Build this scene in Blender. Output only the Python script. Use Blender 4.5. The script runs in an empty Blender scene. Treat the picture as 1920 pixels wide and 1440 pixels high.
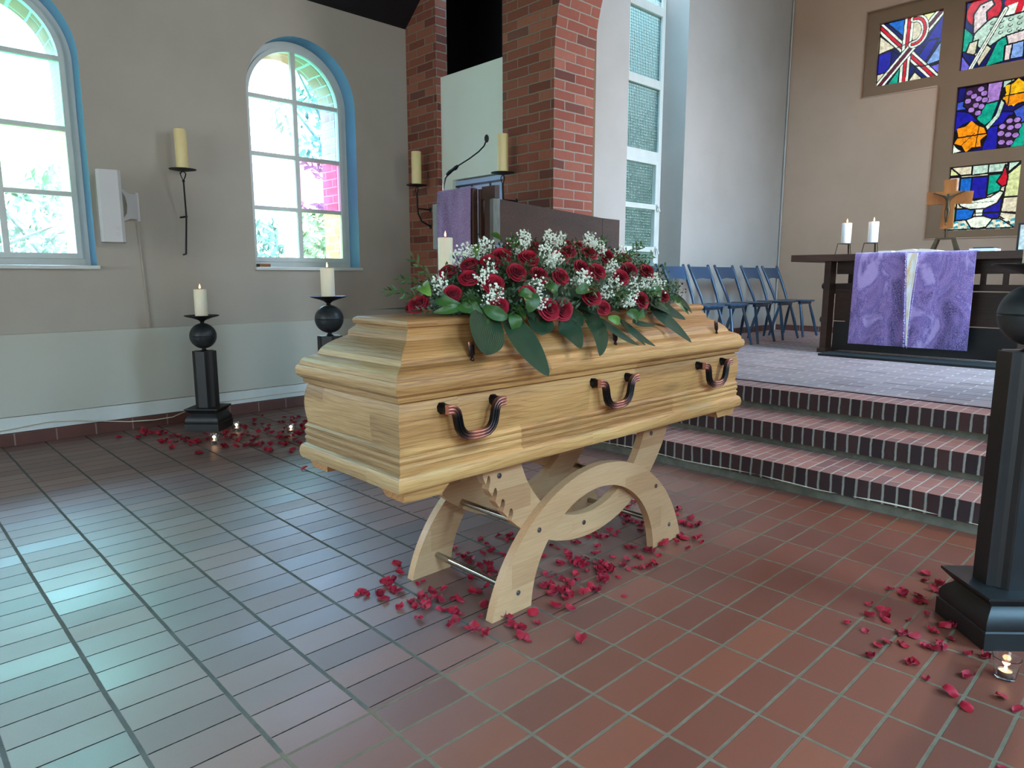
import bpy, bmesh, math, random
from mathutils import Vector, Matrix, noise
R = math.radians
PI = math.pi
scene = bpy.context.scene
COL = scene.collection
rnd = random.Random(7)

# ------------------------------------------------------------------ camera
CAM = Vector((0.0, 0.0, 1.175))
YAW, PITCH, FPX = 0.8050, 0.1568, 1284.15
cd = bpy.data.cameras.new('camera')
cam = bpy.data.objects.new('camera', cd)
COL.objects.link(cam)
cam.location = CAM
fwd = Vector((math.cos(YAW) * math.cos(PITCH), math.sin(YAW) * math.cos(PITCH), -math.sin(PITCH)))
right = Vector((math.sin(YAW), -math.cos(YAW), 0))
up = right.cross(fwd)
cam.rotation_euler = Matrix((right, up, -fwd)).transposed().to_euler()
cd.sensor_width = 36.0
cd.lens = FPX / 1920 * 36.0
cd.clip_start = 0.02
scene.camera = cam

# ------------------------------------------------------------------ world, exposure
world = bpy.data.worlds.new('daylight')
scene.world = world
world.use_nodes = True
wn = world.node_tree
bgn = wn.nodes['Background']
tc = wn.nodes.new('ShaderNodeTexCoord')
sp = wn.nodes.new('ShaderNodeSeparateXYZ')
cr = wn.nodes.new('ShaderNodeValToRGB')
# overcast sky: brighter towards the zenith than at the horizon
cr.color_ramp.elements[0].position = 0.30
cr.color_ramp.elements[0].color = (0.095, 0.107, 0.11, 1)
cr.color_ramp.elements[1].position = 0.50
cr.color_ramp.elements[1].color = (0.36, 0.70, 1.0, 1)
wn.links.new(tc.outputs['Generated'], sp.inputs[0])
wn.links.new(sp.outputs['Z'], cr.inputs[0])
wn.links.new(cr.outputs[0], bgn.inputs[0])
bgn.inputs[1].default_value = 50.0
scene.view_settings.view_transform = 'Standard'
scene.view_settings.look = 'None'
scene.view_settings.gamma = 1.0
scene.view_settings.use_curve_mapping = False
scene.view_settings.exposure = 0.0

# ------------------------------------------------------------------ lights
def area(name, loc, target, sx, sy, power, color, spread=180):
    l = bpy.data.lights.new(name, 'AREA')
    l.shape = 'RECTANGLE'; l.size = sx; l.size_y = sy
    l.energy = power; l.color = color; l.spread = R(spread)
    o = bpy.data.objects.new(name, l); COL.objects.link(o)
    o.location = loc
    d = Vector(target) - Vector(loc)
    o.rotation_euler = d.to_track_quat('-Z', 'Z').to_euler()
    return o
def lamp(name, loc, power, color, radius=0.05, spot=None, target=None, blend=0.5):
    l = bpy.data.lights.new(name, 'SPOT' if spot else 'POINT')
    l.energy = power; l.color = color; l.shadow_soft_size = radius
    if spot:
        l.spot_size = R(spot); l.spot_blend = blend
    o = bpy.data.objects.new(name, l); COL.objects.link(o)
    o.location = loc
    if target:
        o.rotation_euler = (Vector(target) - Vector(loc)).to_track_quat('-Z', 'Z').to_euler()
    return o
DAY = (0.74, 0.88, 1.0)
# tall window of the chancel's right side wall
area('daylight_chancel_right', (6.32, -0.42, 2.5), (5.9, 3, 2.3), 0.9, 2.4, 36, (0.86, 0.90, 1.0), 75)
# tall window of the chancel's left side wall (the one in view)
area('daylight_chancel_left', (6.32, 4.85, 2.9), (6.32, 2, 2.5), 1.0, 4.2, 26, (0.84, 0.92, 1.0))
# added fill light in unseen arched openings of the nave's right wall
for i, wx in enumerate((-3.6, -1.4, 0.84, 3.05)):
    area('fill_nave_right', (wx, -1.86, 2.3), (wx, 3, 1.4), 0.95, 1.7, 8, (1.0, 0.93, 0.84))
# arched windows of the nave's left wall behind the camera
for i, wx in enumerate((-3.6, -1.4)):
    area('daylight_nave_left', (wx, 6.05, 2.3), (wx, 0, 1.4), 0.95, 1.7, 24, DAY)
# added fill light behind the camera, in an invented rear opening
area('fill_rear', (-5.9, 2.0, 2.2), (3, 2.2, 1.0), 3.4, 3.2, 34, (1.0, 0.92, 0.82))
# warm ceiling spots
lamp('arch_spot', (5.15, 0.67, 4.1), 265, (1.0, 0.70, 0.46), 0.07, 56, (2.85, 1.1, 0.3), 0.8)
lamp('altar_spot', (7.4, 1.4, 4.9), 150, (1.0, 0.66, 0.42), 0.12, 120, (8.4, 2.0, 0.6), 0.9)

# ------------------------------------------------------------------ mesh helpers
def new(): return bmesh.new()
def obj(name, bm, mats, parent=None, origin=(0, 0, 0), smooth=None, recalc=True):
    if recalc: bmesh.ops.recalc_face_normals(bm, faces=bm.faces)
    o3 = Vector(origin)
    if o3.length: bmesh.ops.translate(bm, vec=-o3, verts=bm.verts)
    me = bpy.data.meshes.new(name); bm.to_mesh(me); bm.free()
    if not isinstance(mats, (list, tuple)): mats = [mats]
    for m in mats: me.materials.append(m)
    if smooth is not None:
        for p in me.polygons: p.use_smooth = True
        me.set_sharp_from_angle(angle=R(smooth))
    o = bpy.data.objects.new(name, me); COL.objects.link(o)
    if parent: o.parent = parent
    else: o.location = o3
    return o
def tag(o, label, cat, group=None, kind=None):
    o['label'] = label; o['category'] = cat
    if group: o['group'] = group
    if kind: o['kind'] = kind
    return o
def thing(name, label, cat, loc=(0, 0, 0), rotz=0, group=None):
    o = bpy.data.objects.new(name, None); COL.objects.link(o)
    o.empty_display_size = 0.1
    o.location = loc; o.rotation_euler = (0, 0, rotz)
    return tag(o, label, cat, group)
def struct(name, bm, mats, parent=None, smooth=None, origin=(0, 0, 0), label=None):
    o = obj(name, bm, mats, parent, origin, smooth)
    if parent is None: o['kind'] = 'structure'
    if label: o['label'] = label
    return o
def dup(root, loc, rotz=0, label=None, group=None, scale=None):
    r = root.copy(); COL.objects.link(r); r.location = loc; r.rotation_euler = (0, 0, rotz)
    if scale: r.scale = (scale,) * 3
    if label: r['label'] = label
    if group: r['group'] = group
    for ch in list(root.children):
        c = ch.copy(); COL.objects.link(c); c.parent = r
        for g in ch.children:
            d = g.copy(); COL.objects.link(d); d.parent = c
    return r
def box(bm, x0, x1, y0, y1, z0, z1, bev=0, mi=0):
    vs = [bm.verts.new((x, y, z)) for z in (z0, z1) for y in (y0, y1) for x in (x0, x1)]
    fs = []
    for q in ((0, 2, 3, 1), (4, 5, 7, 6), (0, 1, 5, 4), (1, 3, 7, 5), (3, 2, 6, 7), (2, 0, 4, 6)):
        f = bm.faces.new([vs[i] for i in q]); f.material_index = mi; fs.append(f)
    if bev:
        es = list({e for f in fs for e in f.edges})
        bmesh.ops.bevel(bm, geom=es, offset=bev, segments=2, affect='EDGES', profile=0.6)
    return vs
def obox(bm, c, ax, ay, az, hx, hy, hz, bev=0, mi=0):
    """oriented box: centre, three unit axes, half sizes"""
    ax, ay, az = Vector(ax), Vector(ay), Vector(az)
    M = Matrix((ax, ay, az)).transposed()
    n0 = len(bm.verts)
    b2 = bmesh.new(); box(b2, -hx, hx, -hy, hy, -hz, hz, bev, mi)
    for v in b2.verts: v.co = Vector(c) + M @ v.co
    me = bpy.data.meshes.new('tmp'); b2.to_mesh(me); b2.free(); bm.from_mesh(me); bpy.data.meshes.remove(me)
def bar(bm, a, b, w, h, upv=(0, 0, 1), bev=0, mi=0):
    a, b = Vector(a), Vector(b); d = (b - a); L = d.length; d.normalize()
    s = d.cross(Vector(upv)); s.normalize(); u = s.cross(d)
    obox(bm, (a + b) / 2, d, s, u, L / 2, w / 2, h / 2, bev, mi)
def frames(pts):
    pts = [Vector(p) for p in pts]; out = []
    t0 = (pts[1] - pts[0]).normalized()
    n = t0.orthogonal().normalized()
    for i, p in enumerate(pts):
        if i == 0: t = pts[1] - pts[0]
        elif i == len(pts) - 1: t = pts[-1] - pts[-2]
        else: t = (pts[i + 1] - pts[i]).normalized() + (pts[i] - pts[i - 1]).normalized()
        t.normalize()
        n = (n - t * n.dot(t)).normalized()
        out.append((p, t, n, t.cross(n)))
    return out
def tube(bm, pts, r, seg=10, cap=True, mi=0):
    rr = r if isinstance(r, (list, tuple)) else [r] * len(pts)
    rings = []
    for (p, t, n, b), q in zip(frames(pts), rr):
        rings.append([bm.verts.new(p + (n * math.cos(2 * PI * k / seg) + b * math.sin(2 * PI * k / seg)) * q) for k in range(seg)])
    for a, b in zip(rings, rings[1:]):
        for k in range(seg):
            f = bm.faces.new((a[k], a[(k + 1) % seg], b[(k + 1) % seg], b[k])); f.material_index = mi
    if cap:
        bm.faces.new(rings[0][::-1]).material_index = mi; bm.faces.new(rings[-1]).material_index = mi
def lathe(bm, prof, c=(0, 0, 0), seg=32, mi=0):
    c = Vector(c); rings = []
    for r, z in prof:
        if r < 1e-5: rings.append([bm.verts.new(c + Vector((0, 0, z)))])
        else: rings.append([bm.verts.new(c + Vector((r * math.cos(2 * PI * k / seg), r * math.sin(2 * PI * k / seg), z))) for k in range(seg)])
    for a, b in zip(rings, rings[1:]):
        for k in range(seg):
            k2 = (k + 1) % seg
            if len(a) == 1 and len(b) == 1: continue
            if len(a) == 1: f = bm.faces.new((a[0], b[k2], b[k]))
            elif len(b) == 1: f = bm.faces.new((a[k], a[k2], b[0]))
            else: f = bm.faces.new((a[k], a[k2], b[k2], b[k]))
            f.material_index = mi
def ball(bm, c, r, seg=16, mi=0, sc=(1, 1, 1)):
    prof = [(r * math.sin(PI * i / (seg // 2)) if 0 < i < seg // 2 else 0, -r * math.cos(PI * i / (seg // 2))) for i in range(seg // 2 + 1)]
    n0 = len(bm.verts); lathe(bm, prof, (0, 0, 0), seg, mi)
    bm.verts.ensure_lookup_table()
    for v in bm.verts[n0:]:
        v.co = Vector((v.co.x * sc[0], v.co.y * sc[1], v.co.z * sc[2])) + Vector(c)
def prism(bm, poly, f0, f1, mi=0, tri=True):
    """poly: 2-D points; f0/f1 map a 2-D point to 3-D for both ends"""
    a = [bm.verts.new(f0(p)) for p in poly]; b = [bm.verts.new(f1(p)) for p in poly]
    n = len(poly)
    for k in range(n):
        bm.faces.new((a[k], a[(k + 1) % n], b[(k + 1) % n], b[k])).material_index = mi
    fa = bm.faces.new(a[::-1]); fb = bm.faces.new(b)
    fa.material_index = mi; fb.material_index = mi
    fa.normal_update(); fb.normal_update()
    if tri: bmesh.ops.triangulate(bm, faces=[fa, fb])
def lerp(a, b, t): return a + (b - a) * t

# ------------------------------------------------------------------ materials
def mat(name):
    m = bpy.data.materials.new(name); m.use_nodes = True
    nt = m.node_tree; b = nt.nodes['Principled BSDF']
    return m, nt, b
class G:
    """small node-graph helper"""
    def __init__(s, nt): s.nt = nt; s.n = nt.nodes; s.l = nt.links
    def node(s, t, **kw):
        n = s.n.new(t)
        for k, v in kw.items(): setattr(n, k, v)
        return n
    def link(s, a, b): s.l.new(a, b)
    def val(s, v):
        n = s.node('ShaderNodeValue'); n.outputs[0].default_value = v; return n.outputs[0]
    def m(s, op, a, b=None, c=None):
        n = s.node('ShaderNodeMath', operation=op)
        for i, x in enumerate((a, b, c)):
            if x is None: continue
            if isinstance(x, (int, float)): n.inputs[i].default_value = x
            else: s.link(x, n.inputs[i])
        return n.outputs[0]
    def ramp(s, f, stops, interp='LINEAR'):
        n = s.node('ShaderNodeValToRGB'); r = n.color_ramp; r.interpolation = interp
        while len(r.elements) < len(stops): r.elements.new(0.5)
        for e, (p, c) in zip(r.elements, stops):
            e.position = p; e.color = (*c, 1) if len(c) == 3 else c
        s.link(f, n.inputs[0]); return n.outputs[0]
    def mix(s, f, a, b, blend='MIX'):
        n = s.node('ShaderNodeMix', data_type='RGBA', blend_type=blend)
        for i, x in ((0, f), (6, a), (7, b)):
            if isinstance(x, (int, float)): n.inputs[i].default_value = x
            elif isinstance(x, tuple): n.inputs[i].default_value = (*x, 1) if len(x) == 3 else x
            else: s.link(x, n.inputs[i])
        return n.outputs[2]
    def pos(s):
        return s.node('ShaderNodeNewGeometry').outputs['Position']
    def objc(s): return s.node('ShaderNodeTexCoord').outputs['Object']
    def mapping(s, v, scale=(1, 1, 1), rot=(0, 0, 0), loc=(0, 0, 0)):
        n = s.node('ShaderNodeMapping'); s.link(v, n.inputs[0])
        n.inputs['Scale'].default_value = scale; n.inputs['Rotation'].default_value = rot; n.inputs['Location'].default_value = loc
        return n.outputs[0]
    def noise(s, v, scale=5, detail=4, rough=0.5, dist=0.0, out=0):
        n = s.node('ShaderNodeTexNoise'); s.link(v, n.inputs['Vector'])
        n.inputs['Scale'].default_value = scale; n.inputs['Detail'].default_value = detail
        n.inputs['Roughness'].default_value = rough; n.inputs['Distortion'].default_value = dist
        return n.outputs[out]
    def white(s, v):
        n = s.node('ShaderNodeTexWhiteNoise', noise_dimensions='3D'); s.link(v, n.inputs['Vector']); return n.outputs['Value']
    def xyz(s, v):
        n = s.node('ShaderNodeSeparateXYZ'); s.link(v, n.inputs[0]); return n.outputs
    def comb(s, x, y, z):
        n = s.node('ShaderNodeCombineXYZ')
        for i, q in enumerate((x, y, z)):
            if isinstance(q, (int, float)): n.inputs[i].default_value = q
            else: s.link(q, n.inputs[i])
        return n.outputs[0]
    def bump(s, h, b, strength=0.3, dist=0.01):
        n = s.node('ShaderNodeBump'); n.inputs['Strength'].default_value = strength; n.inputs['Distance'].default_value = dist
        s.link(h, n.inputs['Height']); s.link(n.outputs[0], b.inputs['Normal']); return n
def lin(r, g, b):
    f = lambda c: (c / 255 / 12.92) if c / 255 <= 0.04045 else ((c / 255 + 0.055) / 1.055) ** 2.4
    return (f(r), f(g), f(b))
def simple(name, rgb, rough=0.5, metal=0.0, var=0.12, scale=8, bump=0.0, bscale=60, coat=0.0, spec=0.5):
    m, nt, b = mat(name); g = G(nt); c = lin(*rgb)
    n = g.noise(g.objc(), scale, 5, 0.6)
    col = g.ramp(n, [(0.3, tuple(x * (1 - var) for x in c)), (0.7, tuple(min(1, x * (1 + var)) for x in c))])
    g.link(col, b.inputs['Base Color'])
    b.inputs['Roughness'].default_value = rough; b.inputs['Metallic'].default_value = metal
    b.inputs['Specular IOR Level'].default_value = spec
    b.inputs['Coat Weight'].default_value = coat
    if bump: g.bump(g.noise(g.objc(), bscale, 4), b, bump, 0.004)
    return m
def wood(name, dark, mid, light, axis='X', board=0.0, rough=0.45, gscale=1.0, contrast=1.0, knots=True, bump=0.15, boardoff=0.0):
    """axis: direction of the grain; board: height (z) of glued boards, 0 for none"""
    m, nt, b = mat(name); g = G(nt)
    v = g.objc(); x, y, z = g.xyz(v)
    if axis == 'X': l, a, c2 = x, y, z
    elif axis == 'Y': l, a, c2 = y, x, z
    else: l, a, c2 = z, x, y
    seed = g.val(0.0)
    if board:
        bi = g.m('FLOOR', g.m('ADD', g.m('DIVIDE', c2, board), boardoff))
        # staves also end along their length
        seg = g.m('FLOOR', g.m('ADD', g.m('MULTIPLY', l, 1.1), g.m('MULTIPLY', g.white(g.comb(bi, 3.3, 1.7)), 7.0)))
        seed = g.white(g.comb(bi, seg, 0.5))
    lo = g.m('ADD', l, g.m('MULTIPLY', seed, 13.0))
    big = g.noise(g.comb(g.m('MULTIPLY', lo, 1.6), g.m('MULTIPLY', a, 5.0), g.m('MULTIPLY', c2, 5.0)), 1.0 * gscale, 3, 0.5)
    q = g.m('ADD', g.m('MULTIPLY', c2, 60.0 * gscale), g.m('ADD', g.m('MULTIPLY', a, 44.0 * gscale), g.m('MULTIPLY', big, 6.5)))
    ring = g.m('ABSOLUTE', g.m('SUBTRACT', g.m('FRACT', q), 0.5))
    ring = g.m('SUBTRACT', 1.0, g.m('POWER', g.m('MULTIPLY', ring, 2.0), 5.0))
    fib = g.noise(g.comb(g.m('MULTIPLY', lo, 8.0), g.m('MULTIPLY', a, 190.0), g.m('MULTIPLY', c2, 300.0)), 1.0 * gscale, 3, 0.65)
    t = g.m('ADD', g.m('MULTIPLY', ring, 0.16 * contrast), g.m('MULTIPLY', fib, 0.74))
    t = g.m('ADD', t, g.m('MULTIPLY', g.m('SUBTRACT', big, 0.5), 0.55))
    if board: t = g.m('ADD', t, g.m('MULTIPLY', g.m('SUBTRACT', seed, 0.5), 0.30))
    col = g.ramp(t, [(0.22, dark), (0.55, mid), (0.84, light)])
    if knots:
        vo = g.node('ShaderNodeTexVoronoi'); vo.inputs['Scale'].default_value = 1.0
        g.link(g.comb(g.m('MULTIPLY', lo, 1.7), g.m('MULTIPLY', a, 2.5), g.m('MULTIPLY', c2, 5.5)), vo.inputs['Vector'])
        k = g.ramp(vo.outputs['Distance'], [(0.05, (1, 1, 1)), (0.16, (0, 0, 0))])
        col = g.mix(g.m('MULTIPLY', k, 0.55), col, tuple(d * 0.5 for d in dark))
    g.link(col, b.inputs['Base Color'])
    b.inputs['Roughness'].default_value = rough
    b.inputs['Specular IOR Level'].default_value = 0.4
    g.bump(fib, b, bump, 0.002)
    return m
OD, OM, OL = lin(118, 76, 42), lin(178, 126, 74), lin(206, 158, 100)
M_OAK_X = wood('oak_long', OD, OM, OL, 'X', 0.083)
M_OAK_Y = wood('oak_end', lin(108, 80, 50), lin(156, 124, 82), lin(186, 156, 110), 'Y', 0.083)
M_OAK_FEET = wood('oak_feet', OD, OM, OL, 'X', 0)
BD, BM, BL = lin(158, 112, 76), lin(180, 136, 98), lin(194, 154, 116)
M_BEECH = wood('beech', BD, BM, BL, 'X', 0.09, rough=0.38, contrast=0.35, knots=False, bump=0.03)
M_DARKWOOD_Y = wood('dark_oak_altar', lin(34, 20, 14), lin(62, 40, 30), lin(86, 58, 44), 'Y', 0.2, rough=0.45, contrast=0.5, knots=False)
M_DARKWOOD_X = wood('dark_oak_pulpit', lin(40, 24, 18), lin(76, 48, 36), lin(108, 72, 54), 'X', 0.0, rough=0.5, contrast=0.5, knots=False)
M_CEIL = wood('dark_ceiling_boards', lin(10, 10, 14), lin(20, 19, 24), lin(30, 28, 34), 'X', 0, rough=0.6, knots=False)
M_CROSSWOOD = wood('cross_wood', lin(122, 68, 28), lin(168, 98, 44), lin(190, 118, 60), 'Z', 0, gscale=2, contrast=0.5, knots=False)

def plaster(name, rgb, rgb2, bump=0.12):
    m, nt, b = mat(name); g = G(nt); p = g.pos()
    n = g.noise(p, 0.9, 5, 0.6)
    n2 = g.noise(p, 45, 3, 0.6)
    col = g.ramp(n, [(0.3, lin(*rgb2)), (0.62, lin(*rgb))])
    col = g.mix(g.m('MULTIPLY', n2, 0.12), col, tuple(c * 0.75 for c in lin(*rgb)))
    g.link(col, b.inputs['Base Color']); b.inputs['Roughness'].default_value = 0.85
    b.inputs['Specular IOR Level'].default_value = 0.2
    g.bump(g.noise(p, 260, 3, 0.7), b, bump, 0.004)
    return m
M_WALL = plaster('nave_plaster', (178, 170, 158), (168, 160, 148))
M_WALL2 = plaster('chancel_plaster', (176, 169, 162), (166, 159, 151))
M_WALL3 = plaster('end_wall_plaster', (174, 144, 122), (164, 135, 114))  # part of the lamp's warmth on this wall is put into the tan
M_CROSSRECESS = plaster('tan_plaster', (126, 100, 78), (118, 93, 72))
M_PAINTW = simple('white_window_paint', (205, 210, 205), 0.4, var=0.05)
M_PANEL = plaster('painted_panel', (190, 190, 178), (182, 183, 171), 0.05)

def brick(name, axis, cols, mortar, bw=0.25, bh=0.0755, mw=0.0055, z0=0.0, off=0.5, vertical=False, squash=True, rough=0.85, bstr=0.8, mix_dark=0.0, u0=0.0):
    """axis: which world axis runs along the wall ('X' or 'Y'), or 'XY'/'YX' for a horizontal surface"""
    m, nt, b = mat(name); g = G(nt); p = g.pos(); x, y, z = g.xyz(p)
    wob = g.noise(p, 9, 2)
    if axis == 'X': u, v = x, z
    elif axis == 'Y': u, v = y, z
    elif axis == 'XY': u, v = x, y
    else: u, v = y, x
    u = g.m('ADD', g.m('ADD', u, 50.0 - u0), g.m('MULTIPLY', g.m('SUBTRACT', wob, 0.5), 0.012))
    v = g.m('ADD', g.m('ADD', v, 50.0 - z0), g.m('MULTIPLY', g.m('SUBTRACT', g.noise(p, 7, 2), 0.5), 0.010))
    fv = g.m('DIVIDE', v, bh); row = g.m('FLOOR', fv); fv = g.m('SUBTRACT', fv, row)
    odd = g.m('MODULO', row, 2.0)
    fu = g.m('ADD', g.m('DIVIDE', u, bw), g.m('MULTIPLY', odd, off)); cl = g.m('FLOOR', fu); fu = g.m('SUBTRACT', fu, cl)
    du = g.m('MULTIPLY', g.m('SUBTRACT', 0.5, g.m('ABSOLUTE', g.m('SUBTRACT', fu, 0.5))), bw)
    dv = g.m('MULTIPLY', g.m('SUBTRACT', 0.5, g.m('ABSOLUTE', g.m('SUBTRACT', fv, 0.5))), bh)
    d = g.m('MINIMUM', du, dv)
    d = g.m('ADD', d, g.m('MULTIPLY', g.m('SUBTRACT', g.noise(p, 60, 3), 0.5), 0.004))
    mask = g.node('ShaderNodeMapRange', interpolation_type='SMOOTHSTEP')
    g.link(d, mask.inputs[0]); mask.inputs[1].default_value = mw * 0.6; mask.inputs[2].default_value = mw * 1.35
    mk = mask.outputs[0]
    rid = g.white(g.comb(cl, row, 2.5)); rid2 = g.white(g.comb(cl, row, 8.5))
    bc = g.ramp(rid, [(i / max(1, len(cols) - 1), lin(*c)) for i, c in enumerate(cols)])
    bc = g.mix(g.m('MULTIPLY', g.noise(p, 28, 5, 0.7), 0.40), bc, tuple(c * 0.45 for c in lin(*cols[0])))
    if mix_dark:
        bc = g.mix(g.m('MULTIPLY', g.m('GREATER_THAN', rid2, 0.9), mix_dark), bc, lin(58, 46, 46))
    col = g.mix(mk, lin(*mortar), bc)
    g.link(col, b.inputs['Base Color']); b.inputs['Roughness'].default_value = rough
    b.inputs['Specular IOR Level'].default_value = 0.3
    h = g.m('ADD', mk, g.m('MULTIPLY', g.noise(p, 70, 4, 0.7), 0.35))
    g.bump(h, b, bstr, 0.006)
    return m
BC = [(112, 62, 48), (152, 90, 68), (132, 75, 58), (164, 104, 80), (142, 85, 64), (122, 69, 52)]
M_BRICK_Y = brick('arch_brick_face', 'Y', BC, (132, 118, 102), mix_dark=0.5)
M_BRICK_X = brick('arch_brick_reveal', 'X', [(136, 74, 60), (164, 96, 80), (150, 85, 70), (172, 108, 90), (146, 80, 66)], (156, 144, 130), mix_dark=0.5, u0=4.15)
M_BRICK_DARK = brick('dark_brick', 'Y', [(86, 44, 34), (118, 62, 48), (100, 52, 40), (126, 70, 52)], (120, 98, 82), mix_dark=0.8)
M_BRICK_OUT = brick('outside_brick', 'Y', [(190, 110, 90), (206, 130, 106)], (200, 190, 176))
M_BRICK_OUT_X = brick('outside_brick_face', 'X', [(190, 110, 90), (206, 130, 106)], (200, 190, 176))
M_STEP_FRONT = brick('step_bricks_on_edge', 'Y', [(44, 32, 32), (66, 40, 38), (54, 38, 38), (72, 44, 40), (46, 38, 38)], (134, 126, 116), bw=0.0632, bh=10, mw=0.0060, off=0, u0=0.02, bstr=0.8)
M_STEP_TOP = brick('step_tread_bricks', 'XY', [(138, 92, 84), (164, 110, 98), (152, 102, 92), (124, 84, 80)], (166, 148, 136), bw=0.19, bh=0.0632, mw=0.0042, off=0.45, z0=0.02, rough=0.55, bstr=0.5)
M_PLATFORM = brick('platform_bricks', 'YX', [(148, 118, 116), (168, 136, 132), (132, 100, 98), (156, 128, 126), (118, 86, 82)], (190, 176, 170), bw=0.25, bh=0.075, mw=0.0045, off=0.5, rough=0.5, bstr=0.35)
M_CONCRETE = simple('rough_concrete', (98, 96, 84), 0.9, var=0.3, scale=14, bump=0.5, bscale=40)

def tile_floor():
    m, nt, b = mat('quarry_tile_floor'); g = G(nt); p = g.pos(); x, y, z = g.xyz(p)
    A, B, X0, Y0 = 0.2499, 0.1222, 1.4048, 1.4927
    fu = g.m('DIVIDE', g.m('SUBTRACT', x, X0 - 100 * A), A); cu = g.m('FLOOR', fu)
    rc = g.white(g.comb(cu, 1.5, 4.5))
    left = g.m('MULTIPLY', g.m('GREATER_THAN', y, Y0 + 0.02), g.m('LESS_THAN', x, X0 + 0.02 + 2 * A))
    sh = g.m('MULTIPLY', g.m('MULTIPLY', g.m('SUBTRACT', rc, 0.5), 0.55), left)
    wob = g.m('MULTIPLY', g.m('SUBTRACT', g.noise(p, 3.2, 2), 0.5), 0.035)
    fv = g.m('ADD', g.m('ADD', g.m('DIVIDE', g.m('SUBTRACT', y, Y0 - 100 * B), B), sh), wob); cv = g.m('FLOOR', fv)
    u = g.m('FRACT', g.m('ADD', fu, g.m('MULTIPLY', g.m('SUBTRACT', g.noise(p, 4.1, 2), 0.5), 0.02))); v = g.m('FRACT', fv)
    du = g.m('MULTIPLY', g.m('SUBTRACT', 0.5, g.m('ABSOLUTE', g.m('SUBTRACT', u, 0.5))), A)
    dv = g.m('MULTIPLY', g.m('SUBTRACT', 0.5, g.m('ABSOLUTE', g.m('SUBTRACT', v, 0.5))), B)
    rough_edge = g.m('MULTIPLY', g.m('SUBTRACT', g.noise(p, 55, 3), 0.5), 0.0022)
    # joint half widths: wide cross joints, thin long joints on the left, even ones on the right
    ju = g.m('ADD', 0.0052, g.m('MULTIPLY', left, 0.0008))
    jv = g.m('ADD', 0.0046, g.m('MULTIPLY', left, -0.0023))
    def msk(d, j):
        n = g.node('ShaderNodeMapRange', interpolation_type='SMOOTHSTEP')
        g.link(g.m('ADD', d, rough_edge), n.inputs[0]); g.link(g.m('SUBTRACT', j, 0.0010), n.inputs[1]); g.link(g.m('ADD', j, 0.0010), n.inputs[2])
        return n.outputs[0]
    mk = g.m('MULTIPLY', msk(du, ju), msk(dv, jv))
    rid = g.white(g.comb(cu, cv, 0.5)); rid2 = g.white(g.comb(cu, cv, 6.5))
    tile = g.ramp(rid, [(0.0, lin(92, 43, 29)), (0.35, lin(112, 54, 36)), (0.7, lin(102, 48, 32)), (1.0, lin(124, 64, 42))])
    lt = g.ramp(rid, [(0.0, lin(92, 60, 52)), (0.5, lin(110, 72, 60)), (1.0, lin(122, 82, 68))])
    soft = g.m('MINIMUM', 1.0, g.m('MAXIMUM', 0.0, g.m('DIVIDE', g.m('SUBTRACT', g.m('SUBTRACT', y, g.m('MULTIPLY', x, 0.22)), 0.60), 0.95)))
    tile = g.mix(soft, tile, lt)  # greyer tone of the window-lit side put into the tile colour
    tile = g.mix(g.m('MULTIPLY', g.noise(p, 6, 6, 0.65), 0.5), tile, lin(96, 60, 50))
    speck = g.noise(p, 300, 2, 0.5)
    tile = g.mix(g.m('MULTIPLY', speck, 0.14), tile, lin(160, 110, 90))
    mort = g.mix(g.noise(p, 30, 4), lin(84, 74, 60), lin(120, 106, 88))
    dark = g.mix(g.noise(p, 12, 3), lin(60, 60, 56), lin(98, 98, 92))
    mort = g.mix(g.m('MULTIPLY', left, 0.75), mort, dark)
    mort = g.mix(g.m('MULTIPLY', left, g.m('GREATER_THAN', du, 0.008)), mort, lin(34, 36, 34))
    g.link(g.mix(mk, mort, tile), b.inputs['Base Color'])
    # worn polish differs from tile to tile; window-side sheen painted into the specular
    wear = g.noise(p, 2.2, 5, 0.6)
    ro = g.m('ADD', 0.30, g.m('MULTIPLY', rid2, 0.13))
    ro = g.m('ADD', ro, g.m('MULTIPLY', wear, 0.16))
    ro = g.m('ADD', ro, g.m('MULTIPLY', g.noise(p, 160, 2), 0.10))
    ro = g.m('ADD', g.m('MULTIPLY', ro, mk), g.m('MULTIPLY', g.m('SUBTRACT', 1.0, mk), 0.8))
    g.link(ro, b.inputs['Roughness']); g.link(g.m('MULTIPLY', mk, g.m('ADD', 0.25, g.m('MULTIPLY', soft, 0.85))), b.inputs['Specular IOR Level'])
    h = g.m('ADD', mk, g.m('MULTIPLY', g.noise(p, 120, 3, 0.7), 0.10))
    h = g.m('ADD', h, g.m('MULTIPLY', rid, 0.25))
    g.bump(h, b, 0.35, 0.003)
    return m
M_TILES = tile_floor()
def skirting():
    m, nt, b = mat('tile_skirting'); g = G(nt); p = g.pos(); x, y, z = g.xyz(p)
    u = g.m('FRACT', g.m('DIVIDE', g.m('ADD', x, g.m('MULTIPLY', y, 1.0)), 0.25))
    d = g.m('SUBTRACT', 0.5, g.m('ABSOLUTE', g.m('SUBTRACT', u, 0.5)))
    k = g.m('GREATER_THAN', d, 0.018)
    g.link(g.mix(k, lin(130, 112, 100), g.mix(g.noise(p, 5, 4), lin(70, 40, 34), lin(104, 62, 52))), b.inputs['Base Color'])
    b.inputs['Roughness'].default_value = 0.5
    return m
M_SKIRT = skirting()

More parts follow.
